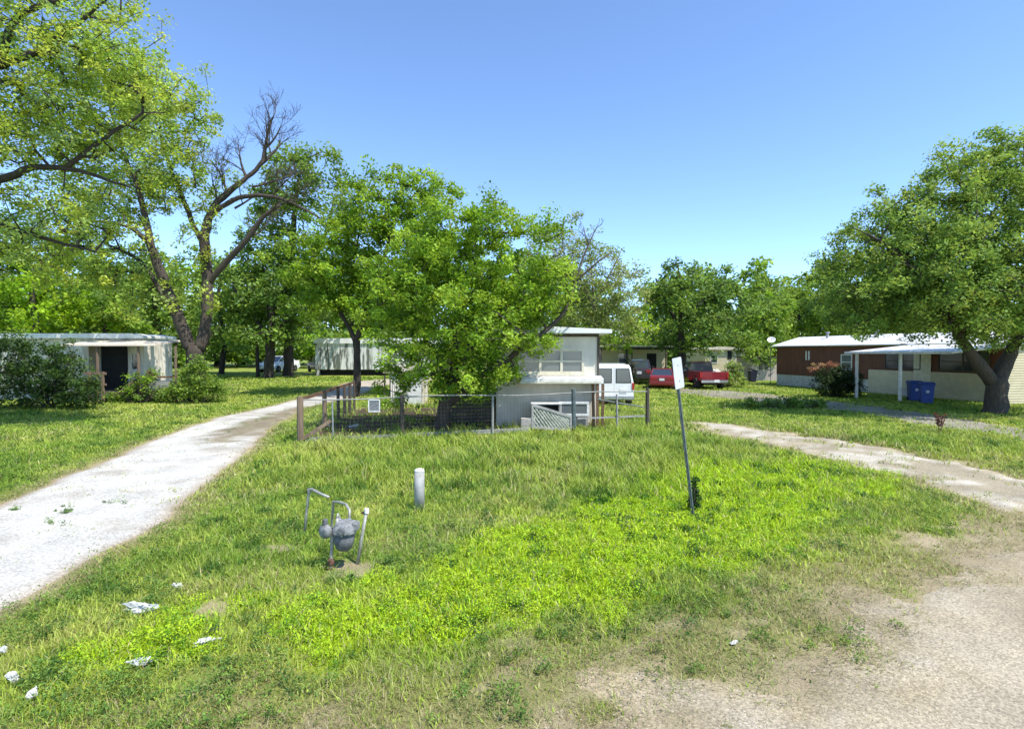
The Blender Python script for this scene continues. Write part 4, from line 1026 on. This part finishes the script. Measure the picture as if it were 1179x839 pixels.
def rr(w, d, z, cx=.15, cy=.02):
    n = 16; return [(cx + math.copysign(abs(math.cos(a)) ** .55, math.cos(a)) * w, cy + math.copysign(abs(math.sin(a)) ** .55, math.sin(a)) * d, z) for a in [2 * math.pi * k / n for k in range(n)]]
b.loft([rr(.05, .04, .22), rr(.085, .07, .25), rr(.105, .085, .32), rr(.115, .09, .42)]); body = b.build('meter_case', 'meter_dark', t, smooth=True)
b = MB(); b.loft([rr(.13, .105, .421), rr(.13, .105, .44), rr(.118, .095, .50), rr(.085, .07, .555), rr(.04, .03, .575)]); b.build('meter_cover', 'meter_grey', t, smooth=True)
b = MB(); b.lathe([(.036, -.015), (.042, 0), (.036, .02)], c=(.15, -.098, .475), axis='Y', n=18); b.build('dial', 'meter_dark', body)
for k in range(8):
    a_ = 2 * math.pi * k / 8; b = MB(); b.lathe([(.010, .405), (.010, .452)], c=(.15 + .122 * math.cos(a_), .02 + .098 * math.sin(a_), 0), n=6); b.build('bolt', 'galv', body)
for x_ in (.085, .20):
    MB().lathe([(.022, .53), (.030, .535), (.030, .575), (.022, .585)], c=(x_, .04, 0), n=6).build('union_nut', 'galv', t)
MB().tube([(.075, .0, .59), (.08, .02, .64), (.088, .04, .60), (.088, .04, .56)], .014, 8).build('inlet_bend', 'pipe', t, smooth=True)
b = MB(); b.lathe([(.045, 0), (.05, .03), (.03, .06)], c=(.24, .05, .50), n=14); b.box((.27, .04, .50), (.08, .12, .09)); b.build('index_box', 'meter_grey', t, .01)
MB().tube([(.20, .05, .56), (.19, .10, .66), (.12, .2, .70), (.02, .3, .70), (-.10, .42, .68), (-.14, .45, .3), (-.14, .45, -.05)], .016, 8).build('outlet_pipe', 'pipe', t, smooth=True)

p = gp(350, 617)
t = thing('guard_pipe', 'bent grey guard pipe, an upside down L, just left of the gas meter', 'guard pipe', (p.x, p.y, 0))
MB().tube([(0, 0, -.05), (.04, -.02, .3), (.085, -.03, .62), (.10, -.035, .65), (.125, -.05, .655), (.30, -.20, .63), (.44, -.30, .61)], .018, 8).build('pipe', 'pipe', t, smooth=True)
MB().lathe([(.024, -.03), (.026, 0), (.024, .03)], c=(.087, -.03, .625), n=10).build('elbow', 'galv', t)
p = gp(411, 650)
t = thing('guard_post', 'thin leaning guard post with a pale cap just right of the gas meter', 'guard post', (p.x, p.y, 0))
MB().tube([(0, 0, -.05), (.05, .01, .3), (.11, .02, .62)], .02, 9).build('post', 'pipe', t, smooth=True)
MB().lathe([(.027, -.025), (.028, 0), (.026, .03), (.012, .036)], c=(.112, .02, .63), n=12).build('cap', 'bollard_cap', t)
MB().tube([(.10, .02, .60), (.05, .05, .605)], .015, 8).build('stub', 'rust', t)

p = gp(798, 593)
t = thing('street_sign', 'blank sign plate seen nearly edge on, on a leaning steel post in the lawn', 'sign', (p.x, p.y, 0))
top = at(777, 413, p.y) - p
dirv = Vector(top).normalized()
R0 = Vector((0, 0, 1)).rotation_difference(dirv).to_matrix()
b = MB(); prof = [(-.03, .012), (-.03, -.004), (-.014, -.004), (-.012, -.02), (.012, -.02), (.014, -.004), (.03, -.004), (.03, .012), (.024, .012), (.022, .002), (.008, .002), (.006, -.012), (-.006, -.012), (-.008, .002), (-.022, .002), (-.024, .012)]
Ry = Matrix.Rotation(math.radians(35), 3, 'Z')
hp = Vector(top).length
b.loft([[R0 @ (Ry @ Vector((x * .85, y, z))) for x, y in prof] for z in (-.1, hp - .05)]); post = b.build('post', 'sign_post', t)
Rp = R0 @ Matrix.Rotation(math.radians(52), 3, 'Z')
b = MB(); w_, h_, c_ = .18, .235, .03
poly = []
for sx, sz, a0 in ((1, 1, 0), (-1, 1, 90), (-1, -1, 180), (1, -1, 270)):
    for k in range(5):
        a = math.radians(a0 + 90 * k / 4); poly.append((sx * (w_ - c_) + c_ * math.cos(a), sz * (h_ - c_) + c_ * math.sin(a)))
b.loft([[Rp @ Vector((x, y, z)) + dirv * (hp - .22) for x, z in poly] for y in (-.030, -.026)]); pl = b.build('plate', 'sign_back', t)
for dz in (-.12, .12): MB().lathe([(.012, -.038), (.012, -.0305)], c=dirv * (hp - .22 + dz), axis='Y', n=10, R=Rp).build('bolt', 'galv', pl)

# ------------------------------------------------------------------ left trailer with porch
lx0, lx1, ly = -29.5, -19.2, 29.0
t = thing('porch_trailer', 'shabby white corrugated trailer with a dark open porch at the far left', 'trailer', ((lx0 + lx1) / 2, ly, gz(-23, 29)))
w2 = (lx1 - lx0) / 2
X = lambda px, yy=ly: (px - CX) / F * yy - (lx0 + lx1) / 2
MB().box((0, 1.2, 1.85), (2 * w2, 2.4, 2.7)).build('wall', 'corr_white', t)
MB().box((0, 1.2, .25), (2 * w2 - .1, 2.3, .5)).build('skirting', 'skirt', t)
MB().prism([(-w2 - .15, 3.202), (w2 + .15, 3.202), (w2 + .15, 3.34), (w2 - .6, 3.46), (-w2 + .6, 3.46), (-w2 - .15, 3.34)], (-.25, 2.6), 'Y').build('roof', 'white_trim', t, .01)
MB().box(((X(117) + X(147)) / 2, -.02, 1.7), (1.35, .04, 2.3)).build('doorway', 'dark', t)
MB().box((X(110), -.3, 1.75), (.16, .55, 2.2)).build('porch_screen', 'grey_siding', t)
window(t, (X(82), 0, 2.05), .8, .8, 'white_trim', 'glass', 1)
window(t, (X(20), 0, 2.05), 1.2, .8, 'white_trim', 'glass', 2)
window(t, (X(156), 0, 2.0), .45, .9, 'white_trim', 'glass', 1)
a = MB(); a.prism([(-2.3, 2.78), (-2.3, 2.84), (-.002, 3.12), (-.002, 3.04)], (X(108), X(210)), 'X'); a.build('awning', 'grey_siding', t)
for px in (113, 160, 203): MB().box((X(px, 26.9) , -2.15, 1.38), (.08, .08, 2.78)).build('porch_post', 'wood', t)
MB().box(((X(108) + X(200)) / 2, -1.1, .5), (X(200) - X(108), 2.1, .12)).build('porch_floor', 'dark_wood', t)
f = MB()
for px in (103, 118): f.box((X(px, 26.8), -2.2, .75), (.10, .10, 1.6))
f.bar((X(97, 26.8), -2.2, 1.5), (X(122, 26.8), -2.2, 1.46), .05, .12); f.bar((X(85, 26.8), -2.2, .95), (X(122, 26.8), -2.2, .93), .05, .10)
f.bar((X(135, 26.8), -2.4, .4), (X(160, 26.8), -2.2, 1.3), .05, .10)
f.build('railing', 'wood', t)
q = at(178, 425, 27.2)
sh = thing('junk_shelf', 'brown board shelf of rusty junk at the right end of the trailer porch', 'shelf', (q.x, q.y, gz(q.x, q.y)))
MB().box((0, 0, 1.25), (1.7, .5, .07)).build('board', 'brown_wood', sh)
MB().box((0, 0, .9), (1.6, .45, .35)).build('box', 'grey_wood', sh)
for x in (-.75, .75): MB().box((x, 0, .36), (.08, .4, .73)).build('leg', 'dark_wood', sh)
crumple('rusty_pot', 'rust coloured pot standing on the junk shelf of the porch trailer', (q.x - .2, q.y, gz(q.x, q.y) + 1.285), (.2, .2, .22), 'rust', 'pot', None, 77)

# ------------------------------------------------------------------ trailer with tree shade painted on its wall, in the middle distance
q0_ = (363 - CX) / F * 47; q1_ = q0_ + 11.0; z0 = gz(-12, 47)
t = thing('shade_streaked_trailer', 'white trailer on piers with tree shade streaked into its wall colour, behind the slim forked tree', 'trailer', ((q0_ + q1_) / 2, 47, z0))
w2 = (q1_ - q0_) / 2
MB().box((0, 1.9, 1.62), (2 * w2, 3.8, 2.2)).build('wall', 'shade_streak_metal', t)
MB().prism([(-w2 - .1, 2.722), (w2 + .1, 2.722), (w2 + .1, 2.95), (w2 - .3, 3.16), (-w2 + .3, 3.16), (-w2 - .1, 2.95)], (-.12, 3.95), 'Y').build('roof', 'white_metal', t)
MB().box((0, 2.0, .27), (2 * w2 - .4, 3.2, .5)).build('crawl_shade_block', 'dark', t)  # black block stands in for the shade between the piers
for x in (-w2 + .2, -2, 1.2, w2 - .3): MB().box((x, .15, .26), (.22, .25, .52)).build('pier', 'concrete', t)
window(t, (2.9, 0, 2.0), 1.2, .8, 'white_trim', 'glass', 2)

# far trailers on the right
t = thing('flat_roof_trailer', 'pale low trailer with a flat white roof edge behind the white van', 'trailer', (0, 52, 0))
xa, xb = (680 - CX) / F * 52, (771 - CX) / F * 52
MB().box(((xa + xb) / 2, 1.8, 1.5), (xb - xa - .5, 3.6, 2.6)).build('wall', 'cream_siding', t)
MB().box(((xa + xb) / 2, .9, 3.02), (xb - xa, 5.4, .12)).build('roof', 'white_trim', t)
MB().box(((xa + xb) / 2, -1.65, 2.82), (xb - xa - .1, .1, .25)).build('eave_shade_band', 'dark_wood', t)  # dark band put in for the shade under the porch roof
for px in (692, 727, 766): MB().box(((px - CX) / F * 50.6, -1.6, 1.35), (.1, .1, 2.7)).build('porch_post', 'dark_wood', t)
window(t, ((718 - CX) / F * 52, 0, 1.9), 1.0, .9, 'white_trim', 'glass', 1)
MB().box(((712 - CX) / F * 52 + 3.1, -.02, 1.3), (.9, .04, 2.1)).build('door', 'dark', t)
t = thing('cream_trailer', 'cream trailer end partly under leaves behind the red pickup', 'trailer', (0, 54, 0))
xa, xb = (812 - CX) / F * 54, (858 - CX) / F * 54
MB().box(((xa + xb) / 2, 3, 1.45), (xb - xa, 6, 2.5)).build('wall', 'cream_siding', t)
MB().prism([(xa - .25, 2.702), (xb + .25, 2.702), (xb + .25, 2.8), ((xa + xb) / 2, 3.0), (xa - .25, 2.8)], (-.3, 6.3), 'Y').build('roof', 'grey_siding', t)
MB().box(((840 - CX) / F * 54, -.02, 2.2), (.4, .04, .8)).build('vent', 'dark', t)
window(t, ((822 - CX) / F * 54, 0, 1.8), .7, .8, 'white_trim', 'glass', 1)
t = thing('pink_shed', 'pale pinkish wooden outbuilding left of the brown trailer', 'outbuilding', (0, 48.5, 0))
xa, xb = (864 - CX) / F * 48.5, (897 - CX) / F * 48.5
MB().box(((xa + xb) / 2, 1.5, 1.0), (xb - xa, 3, 2.0)).build('wall', 'pink_wall', t)
MB().box(((xa + xb) / 2, 1.45, 2.05), (xb - xa + .3, 3.3, .09)).build('roof', 'dark_wood', t)
for px in (876, 882.5): MB().box(((px - CX) / F * 48.5, -.02, 1.45), (.28, .04, 1.0)).build('window', 'glass', t)
t = thing('dark_bin', 'dark navy bin with a tilted lid in front of the pinkish outbuilding', 'bin', ((866.5 - CX) / F * 45.5, 45.5, 0))
MB().loft([[(-.22, -.25, .05), (.22, -.25, .05), (.22, .25, .05), (-.22, .25, .05)], [(-.28, -.3, .95), (.28, -.3, .95), (.28, .3, .95), (-.28, .3, .95)]]).build('body', 'navy', t, .02)
MB().box((.06, 0, 1.02), (.66, .64, .06), Matrix.Rotation(math.radians(16), 3, 'Y')).build('lid', 'navy', t, .01)
MB().bar((.28, 0, .9), (.62, 0, .62), .05, .05).build('handle', 'navy', t)

# ------------------------------------------------------------------ brown trailer on the right
A, B = Vector((20.0, 42.0, 0)), Vector((23.3, 26.2, 0))
d = B - A; BL = d.length; ang = math.atan2(d.y, d.x)
br = thing('brown_trailer', 'long brown and cream trailer with a white metal roof at the right', 'trailer', A, ang)
# local frame: +x from the far end to the near end, +y away from the drive
BW = 4.2
MB().box((BL / 2, BW / 2, 1.85), (BL, BW, 2.06)).build('wall', 'brown_siding', br)
MB().box((BL / 2, BW / 2, .41), (BL - .04, BW - .04, .82)).build('skirting', 'skirt', br)
MB().box((BL - 3.9, -.02, .72), (7.7, .06, 1.42)).build('cream_panel', 'cream_siding', br)
MB().box((BL + .02, BW / 2, 1.4), (.05, BW + .02, 2.7)).build('end_wall', 'cream_siding', br)
MB().prism([(-.30, 2.89), (-.30, 2.95), (BW / 2, 3.62), (BW + .3, 2.95), (BW + .3, 2.89), (BW / 2, 3.52)], (-.25, BL + .35), 'X').build('roof', 'white_metal', br)
MB().prism([(0.0, 2.885), (BW, 2.885), (BW / 2, 3.5)], (.02, .1), 'X').build('gable', 'brown_siding', br)
MB().prism([(0.0, 2.885), (BW, 2.885), (BW / 2, 3.5)], (BL - .1, BL), 'X').build('gable', 'cream_siding', br)
MB().prism([(-.30, 2.80), (-.30, 2.94), (BW / 2, 3.60), (BW + .3, 2.94), (BW + .3, 2.80), (BW / 2, 3.46)], (BL + .355, BL + .40), 'X').build('barge_board', 'tan', br)
def s_of(px):  # local x on the wall seen at this pixel column
    k = (px - CX) / F; return (k * A.y - A.x) / (d.x - k * d.y) * BL
s = s_of(930); f = MB(); f.box((s - .12, -.02, 2.25), (.1, .04, .62)); f.box((s + .14, -.02, 2.25), (.1, .04, .62)); f.build('narrow_window', 'white_trim', br)
window(br, (s_of(975), 0, 1.85), .9, 1.0, 'white_trim', 'win_glass', 1)
window(br, (s_of(1040), -.05, 1.98), 2.3, .95, 'dark_wood', 'glass', 2)
window(br, (s_of(1110), -.05, 2.0), 2.6, 1.0, 'dark_wood', 'glass', 2)
MB().box((s_of(1063), -.065, 1.65), (1.0, .05, 2.2)).build('door', 'cream_trim', br, .01)
MB().box((s_of(1063), -.35, .25), (1.2, .7, .5)).build('step', 'concrete', br, .01)
sA, sB = s_of(1001), s_of(1066)
Rinv = Matrix.Rotation(-ang, 3, 'Z')
P1 = Rinv @ (gp(986, 459) - A); P2 = Rinv @ (gp(1036, 463) - A)
yo = min(P1.y, P2.y)
MB().prism([(yo - .25, 2.42), (yo - .25, 2.50), (-.31, 2.88), (-.31, 2.80)], (P1.x - .5, P2.x + 3.2), 'X').build('porch_roof', 'white_metal', br)
MB().box(((P1.x + P2.x) / 2 + 1.3, yo - .265, 2.46), (P2.x - P1.x + 3.7, .03, .11)).build('porch_fascia', 'white_trim', br)
for xx, yy in ((P1.x, P1.y), (P2.x, P2.y)): MB().box((xx, yy, 1.21), (.11, .11, 2.42)).build('porch_post', 'white_trim', br, .006)
for xx, yy in ((3.2, 1.6), (7.2, 1.7)): MB().lathe([(.09, -.35), (.09, .25), (.15, .26), (.15, .34), (.02, .36)], c=(xx, yy, 3.55), n=12).build('roof_vent', 'galv', br)
q = at(897, 391, 42.3)
t = thing('satellite_dish', 'white satellite dish on a pole at the far end of the brown trailer', 'satellite dish', (q.x - .35, q.y + .5, 0))
Rd = Matrix.Rotation(math.radians(-25), 3, 'Z') @ Matrix.Rotation(math.radians(48), 3, 'X')
MB().lathe([(.02, -.10), (.14, -.08), (.25, -.03), (.30, .02), (.29, .025), (.24, -.01), (.13, -.06), (.02, -.08)], c=(0, 0, q.z), n=22, R=Rd).build('dish', 'white_trim', t, smooth=True)
MB().tube([(0, .1, 0), (0, .1, q.z - .1)], .02, 8).build('pole', 'wire', t)
MB().tube([Rd @ Vector((0, -.26, -.03)) + Vector((0, 0, q.z)), Rd @ Vector((0, -.08, .28)) + Vector((0, 0, q.z))], .015, 6).build('feed_arm', 'galv', t)
# bins
def bin_(label, px, py, rz):
    q = gp(px, py)
    t = thing('recycling_bin', label, 'bin', (q.x, q.y + .3, 0), rz, 'blue bins by the brown trailer')
    sec = lambda w, dd, z, y=0: [(-w, -dd + y, z), (w, -dd + y, z), (w, dd + y, z), (-w, dd + y, z)]
    MB().loft([sec(.22, .26, .08), sec(.27, .33, .92), sec(.29, .35, .93), sec(.29, .35, .97)]).build('body', 'blue_bin', t, .012)
    MB().loft([sec(.30, .36, .972), sec(.30, .37, 1.0), sec(.26, .30, 1.06)]).build('lid', 'blue_bin', t, .01)
    for x in (-.22, .22): MB().lathe([(.1, -.03), (.12, -.02), (.12, .02), (.1, .03)], c=(x, .27, .12), axis='X', n=16).build('wheel', 'tyre', t)
    e = MB()
    for k in range(3):
        a = math.radians(90 + 120 * k); b_ = math.radians(90 + 120 * (k + 1)); r_ = .085
        a0 = Vector((math.cos(a) * r_, -.313, .62 + math.sin(a) * r_)); b0 = Vector((math.cos(b_) * r_, -.313, .62 + math.sin(b_) * r_))
        e.bar(a0.lerp(b0, .15), a0.lerp(b0, .75), .008, .035, up=(0, 0, 1))
    e.build('emblem', 'white_trim', t)
    return t
bin_('bright blue wheeled bin with a white emblem, in front of the other bin', 1072, 466, math.radians(-28))
bin_('darker shaded blue wheeled bin just behind the one with the emblem in sunlight', 1058, 463, math.radians(-20))

# ------------------------------------------------------------------ vehicles (rear at y = 0, heading +y)
def wheel(parent, x, y, r, w=.2):
    wn = MB().lathe([(r * .62, -w / 2), (r * .94, -w / 2), (r, -w * .3), (r, w * .3), (r * .94, w / 2), (r * .62, w / 2)], c=(x, y, r), axis='X', n=22).build('wheel', 'tyre', parent, smooth=False)
    MB().lathe([(r * .1, -w * .52), (r * .3, -w * .46), (r * .58, -w * .50), (r * .6, 0), (r * .58, w * .50), (r * .3, w * .46), (r * .1, w * .52)], c=(x, y, r), axis='X', n=18).build('rim', 'rim', wn)
    return wn
def ring(y, w, zb, zm, zt, tw): return [(-w * .95, y, zb), (-w, y, zm), (-w * tw, y, zt), (w * tw, y, zt), (w, y, zm), (w * .95, y, zb)]
def sedan(label, loc, rz, paint, s=1.0):
    t = thing('sedan', label, 'car', loc, rz); t.scale = (s, s, s)
    MB().loft([ring(0, .78, .42, .66, .86, .93), ring(.06, .84, .30, .68, .98, .92), ring(.3, .87, .24, .70, 1.01, .9), ring(.9, .88, .22, .70, 1.0, .9), ring(2.6, .88, .22, .68, .98, .9), ring(3.3, .87, .22, .66, .94, .88), ring(4.2, .82, .26, .58, .78, .86), ring(4.45, .70, .34, .5, .62, .86)]).build('body', paint, t, .02)
    g = lambda y, w0, w1, z0, z1: [(-w0, y, z0), (-w1, y, z1), (w1, y, z1), (w0, y, z0)]
    MB().loft([g(.62, .70, .68, .985, 1.005), g(1.22, .77, .60, .985, 1.37), g(1.7, .78, .62, .985, 1.42), g(2.5, .78, .60, .975, 1.39), g(3.35, .74, .70, .93, .96)]).build('window', 'glass', t)
    MB().loft([g(1.24, .61, .57, 1.372, 1.40), g(1.7, .635, .60, 1.42, 1.45), g(2.5, .615, .58, 1.39, 1.42)]).build('roof', paint, t, .008)
    for sx in (-1, 1):
        MB().tube([(sx * .735, .70, 1.02), (sx * .615, 1.24, 1.39)], .035, 6).build('pillar', paint, t); MB().tube([(sx * .765, 1.85, 1.0), (sx * .625, 1.8, 1.43)], .03, 6).build('pillar', paint, t)
        MB().tube([(sx * .735, 3.30, .97), (sx * .60, 2.52, 1.40)], .03, 6).build('pillar', paint, t)
        MB().box((sx * .62, .02, .80), (.30, .06, .15)).build('tail_light', 'lamp_red', t, .01)
        MB().box((sx * .58, 4.40, .58), (.26, .10, .12)).build('headlight', 'lamp_clear', t, .01)
        MB().box((sx * .93, 2.75, 1.0), (.14, .09, .1)).build('mirror', paint, t, .01)
        for y in (.85, 3.5): wheel(t, sx * .80, y, .31)
    MB().box((0, -.04, .47), (1.62, .12, .18)).build('bumper', paint, t, .02)
    MB().box((0, -.012, .72), (.34, .02, .16)).build('licence_plate', 'plate', t)
    return t
q = gp(762, 449); sedan('small red sedan parked beside the red pickup, seen from behind', (q.x, q.y, 0), math.radians(-15), 'red_paint', .96)
z_ = gz(-23.5, 54)
sedan('white car parked in shade beside the dark trunk at the far left', ((322 - CX) / F * 54, 57, gz(-23, 54)), math.radians(170), 'white_paint', 1.08)
sedan('black car parked at the left end of the shade-streaked trailer', ((350 - CX) / F * 52, 55, gz(-20, 52)), math.radians(215), 'black_paint', .98)

bc = sedan('dark car squeezed in between the white van and the red sedan', ((736 - CX) / F * 41.5, 41.5, 0), math.radians(-14), 'black_paint'); bc.scale = (1.06, 1.0, 1.32)
q = gp(823, 449)
t = thing('pickup_truck', 'red pickup truck with open bed parked facing away, right of the sedan', 'truck', (q.x - .05, q.y, 0), math.radians(2))
MB().box((0, .03, .93), (1.62, .07, .52)).build('tailgate', 'red_paint', t, .015)
for sx in (-1, 1):
    sd_ = MB(); sd_.prism([(.03, .62), (.45, .62), (.62, .92), (.95, 1.02), (1.28, .92), (1.45, .62), (2.15, .58), (2.15, 1.22), (.03, 1.20)], (sx * .86, sx * .95), 'X'); sd_.build('bed_side', 'red_paint', t, .01)
    MB().box((sx * .885, -.015, .98), (.12, .05, .34)).build('tail_light', 'lamp_red', t, .008)
    MB().tube([(sx * .60, 2.35, 1.26), (sx * .56, 2.42, 1.74)], .04, 6).build('pillar', 'shaded_red_paint', t)
    MB().tube([(sx * .82, 2.9, 1.22), (sx * .70, 2.9, 1.75)], .04, 6).build('pillar', 'shaded_red_paint', t)
    MB().box((sx * 1.02, 3.75, 1.25), (.2, .1, .2)).build('mirror', 'chrome', t, .01)
    for y in (.95, 4.35): wheel(t, sx * .80, y, .38, .26)
MB().box((0, 1.1, .63), (1.7, 2.1, .06)).build('bed_floor', 'black_paint', t)
MB().loft([ring(2.2, .93, .45, .8, 1.2, .96), ring(3.9, .93, .42, .8, 1.2, .96), ring(4.2, .93, .42, .8, 1.16, .94), ring(5.2, .90, .42, .75, 1.08, .92), ring(5.35, .84, .45, .7, .95, .9)]).build('cab_body', 'shaded_red_paint', t, .02)
g = lambda y, w0, w1, z0, z1: [(-w0, y, z0), (-w1, y, z1), (w1, y, z1), (w0, y, z0)]
MB().loft([g(2.24, .84, .70, 1.2, 1.76), g(3.3, .84, .70, 1.2, 1.78), g(4.05, .82, .78, 1.18, 1.22)]).build('window', 'glass', t)
MB().loft([g(2.22, .73, .68, 1.76, 1.82), g(3.3, .73, .68, 1.78, 1.85)]).build('roof', 'shaded_red_paint', t, .01)
MB().box((0, -.09, .56), (1.78, .14, .17)).build('bumper', 'chrome', t, .02)
MB().box((.12, -.165, .60), (.34, .015, .17)).build('licence_plate', 'plate', t)
MB().box((0, 2.5, .4), (1.0, 4.6, .16)).build('chassis', 'tyre', t)
crumple('cargo_bundle', 'pale bundle lying in the bed of the red pickup', (q.x + .35, q.y + .9, .66), (.4, .4, .42), 'grey_siding', 'bundle', None, 91)

q = gp(706, 470)
t = thing('white_van', 'white van with two rear windows parked just behind the right corner of the house', 'van', (q.x + .02, q.y, 0), math.radians(-3)); t.scale = (.94, 1, 1)
def vr(y, w, zb, zt, tw): return [(-w * .97, y, zb), (-w, y, .9), (-w * .97, y, 1.15), (-w * tw, y, zt - .12), (-w * (tw - .09), y, zt), (w * (tw - .09), y, zt), (w * tw, y, zt - .12), (w * .97, y, 1.15), (w, y, .9), (w * .97, y, zb)]
MB().loft([vr(0, .94, .42, 1.86, .80), vr(.12, .97, .36, 1.93, .82), vr(1.5, .97, .36, 1.95, .82), vr(3.4, .97, .36, 1.93, .82), vr(3.7, .96, .36, 1.80, .80)]).build('body', 'white_paint', t, .02)
MB().loft([ring(3.7, .95, .38, .8, 1.2, .95), ring(4.5, .92, .38, .75, 1.08, .92), ring(4.8, .86, .42, .7, .92, .9)]).build('bonnet', 'white_paint', t, .02)
for sx in (-1, 1):
    w_ = MB(); pts_ = [(sx * .06, 1.14), (sx * .80, 1.14), (sx * .69, 1.74), (sx * .06, 1.74)]
    dr = MB(); dr.prism([(sx * .012, .55), (sx * .88, .55), (sx * .90, .95), (sx * .72, 1.82), (sx * .012, 1.82)], (-.012, .05), 'Y'); do = dr.build('rear_door', 'white_paint', t, .006)
    fr = MB().prism([(sx * .09, 1.12), (sx * .82, 1.12), (sx * .72, 1.76), (sx * .09, 1.76)], (-.02, -.0125), 'Y').build('window_seal', 'tyre', do)
    MB().prism([(sx * .13, 1.16), (sx * .77, 1.16), (sx * .69, 1.72), (sx * .13, 1.72)], (-.026, -.0205), 'Y').build('window', 'win_glass', do)
    MB().box((sx * .90, -.02, .98), (.10, .05, .30)).build('tail_light', 'lamp_red', t, .008)
    MB().prism([(.5, 1.18), (2.9, 1.18), (2.9, 1.68), (.5, 1.68)], (sx * .86, sx * .905), 'X').build('side_window', 'glass', t)
    for y in (.95, 3.9): wheel(t, sx * .85, y, .34, .24)
MB().box((0, -.08, .48), (1.86, .14, .16)).build('bumper', 'chrome', t, .02)
MB().box((.45, -.028, .78), (.32, .03, .16)).build('licence_plate', 'plate', t)

# ------------------------------------------------------------------ light, sky, camera
SUN_AZ, SUN_EL = math.atan2(.80, -.60), math.radians(58)
sun = bpy.data.lights.new('sun', 'SUN'); sun.energy = 3.05; sun.angle = math.radians(.5); sun.color = (1, .955, .88)
so = bpy.data.objects.new('sun', sun); COL.objects.link(so); so.location = (30, -20, 50)
sd = Vector((math.sin(SUN_AZ) * math.cos(SUN_EL), math.cos(SUN_AZ) * math.cos(SUN_EL), math.sin(SUN_EL)))
so.rotation_euler = sd.to_track_quat('Z', 'Y').to_euler()
w = bpy.data.worlds.new('World'); SC.world = w; w.use_nodes = True
nt = w.node_tree; bg = nt.nodes['Background']
sky = nt.nodes.new('ShaderNodeTexSky'); sky.sky_type = 'NISHITA'; sky.sun_disc = False
sky.sun_elevation = SUN_EL; sky.sun_rotation = SUN_AZ; sky.air_density = 1.0; sky.dust_density = .0; sky.ozone_density = 5.0; sky.altitude = 2600
nt.links.new(sky.outputs[0], bg.inputs['Color']); bg.inputs['Strength'].default_value = .15
cam = bpy.data.cameras.new('camera'); co = bpy.data.objects.new('camera', cam); COL.objects.link(co)
cam.sensor_fit = 'HORIZONTAL'; cam.sensor_width = 36; cam.lens = 36 * F / 1179; cam.clip_end = 2000; cam.clip_start = .1
co.location = (0, 0, CAMZ); co.rotation_euler = (math.pi / 2 - PITCH, 0, 0)
SC.camera = co
SC.view_settings.view_transform = 'Standard'; SC.view_settings.look = 'None'; SC.view_settings.gamma = 1; SC.view_settings.exposure = 1.18
SC.view_settings.use_curve_mapping = False
SC.cycles.max_bounces = 8; SC.cycles.transparent_max_bounces = 4
SC.cycles.use_denoising = True; SC.cycles.denoiser = 'OPENIMAGEDENOISE'; SC.cycles.denoising_prefilter = 'ACCURATE'; SC.cycles.denoising_input_passes = 'RGB_ALBEDO_NORMAL'; SC.cycles.use_adaptive_sampling = False
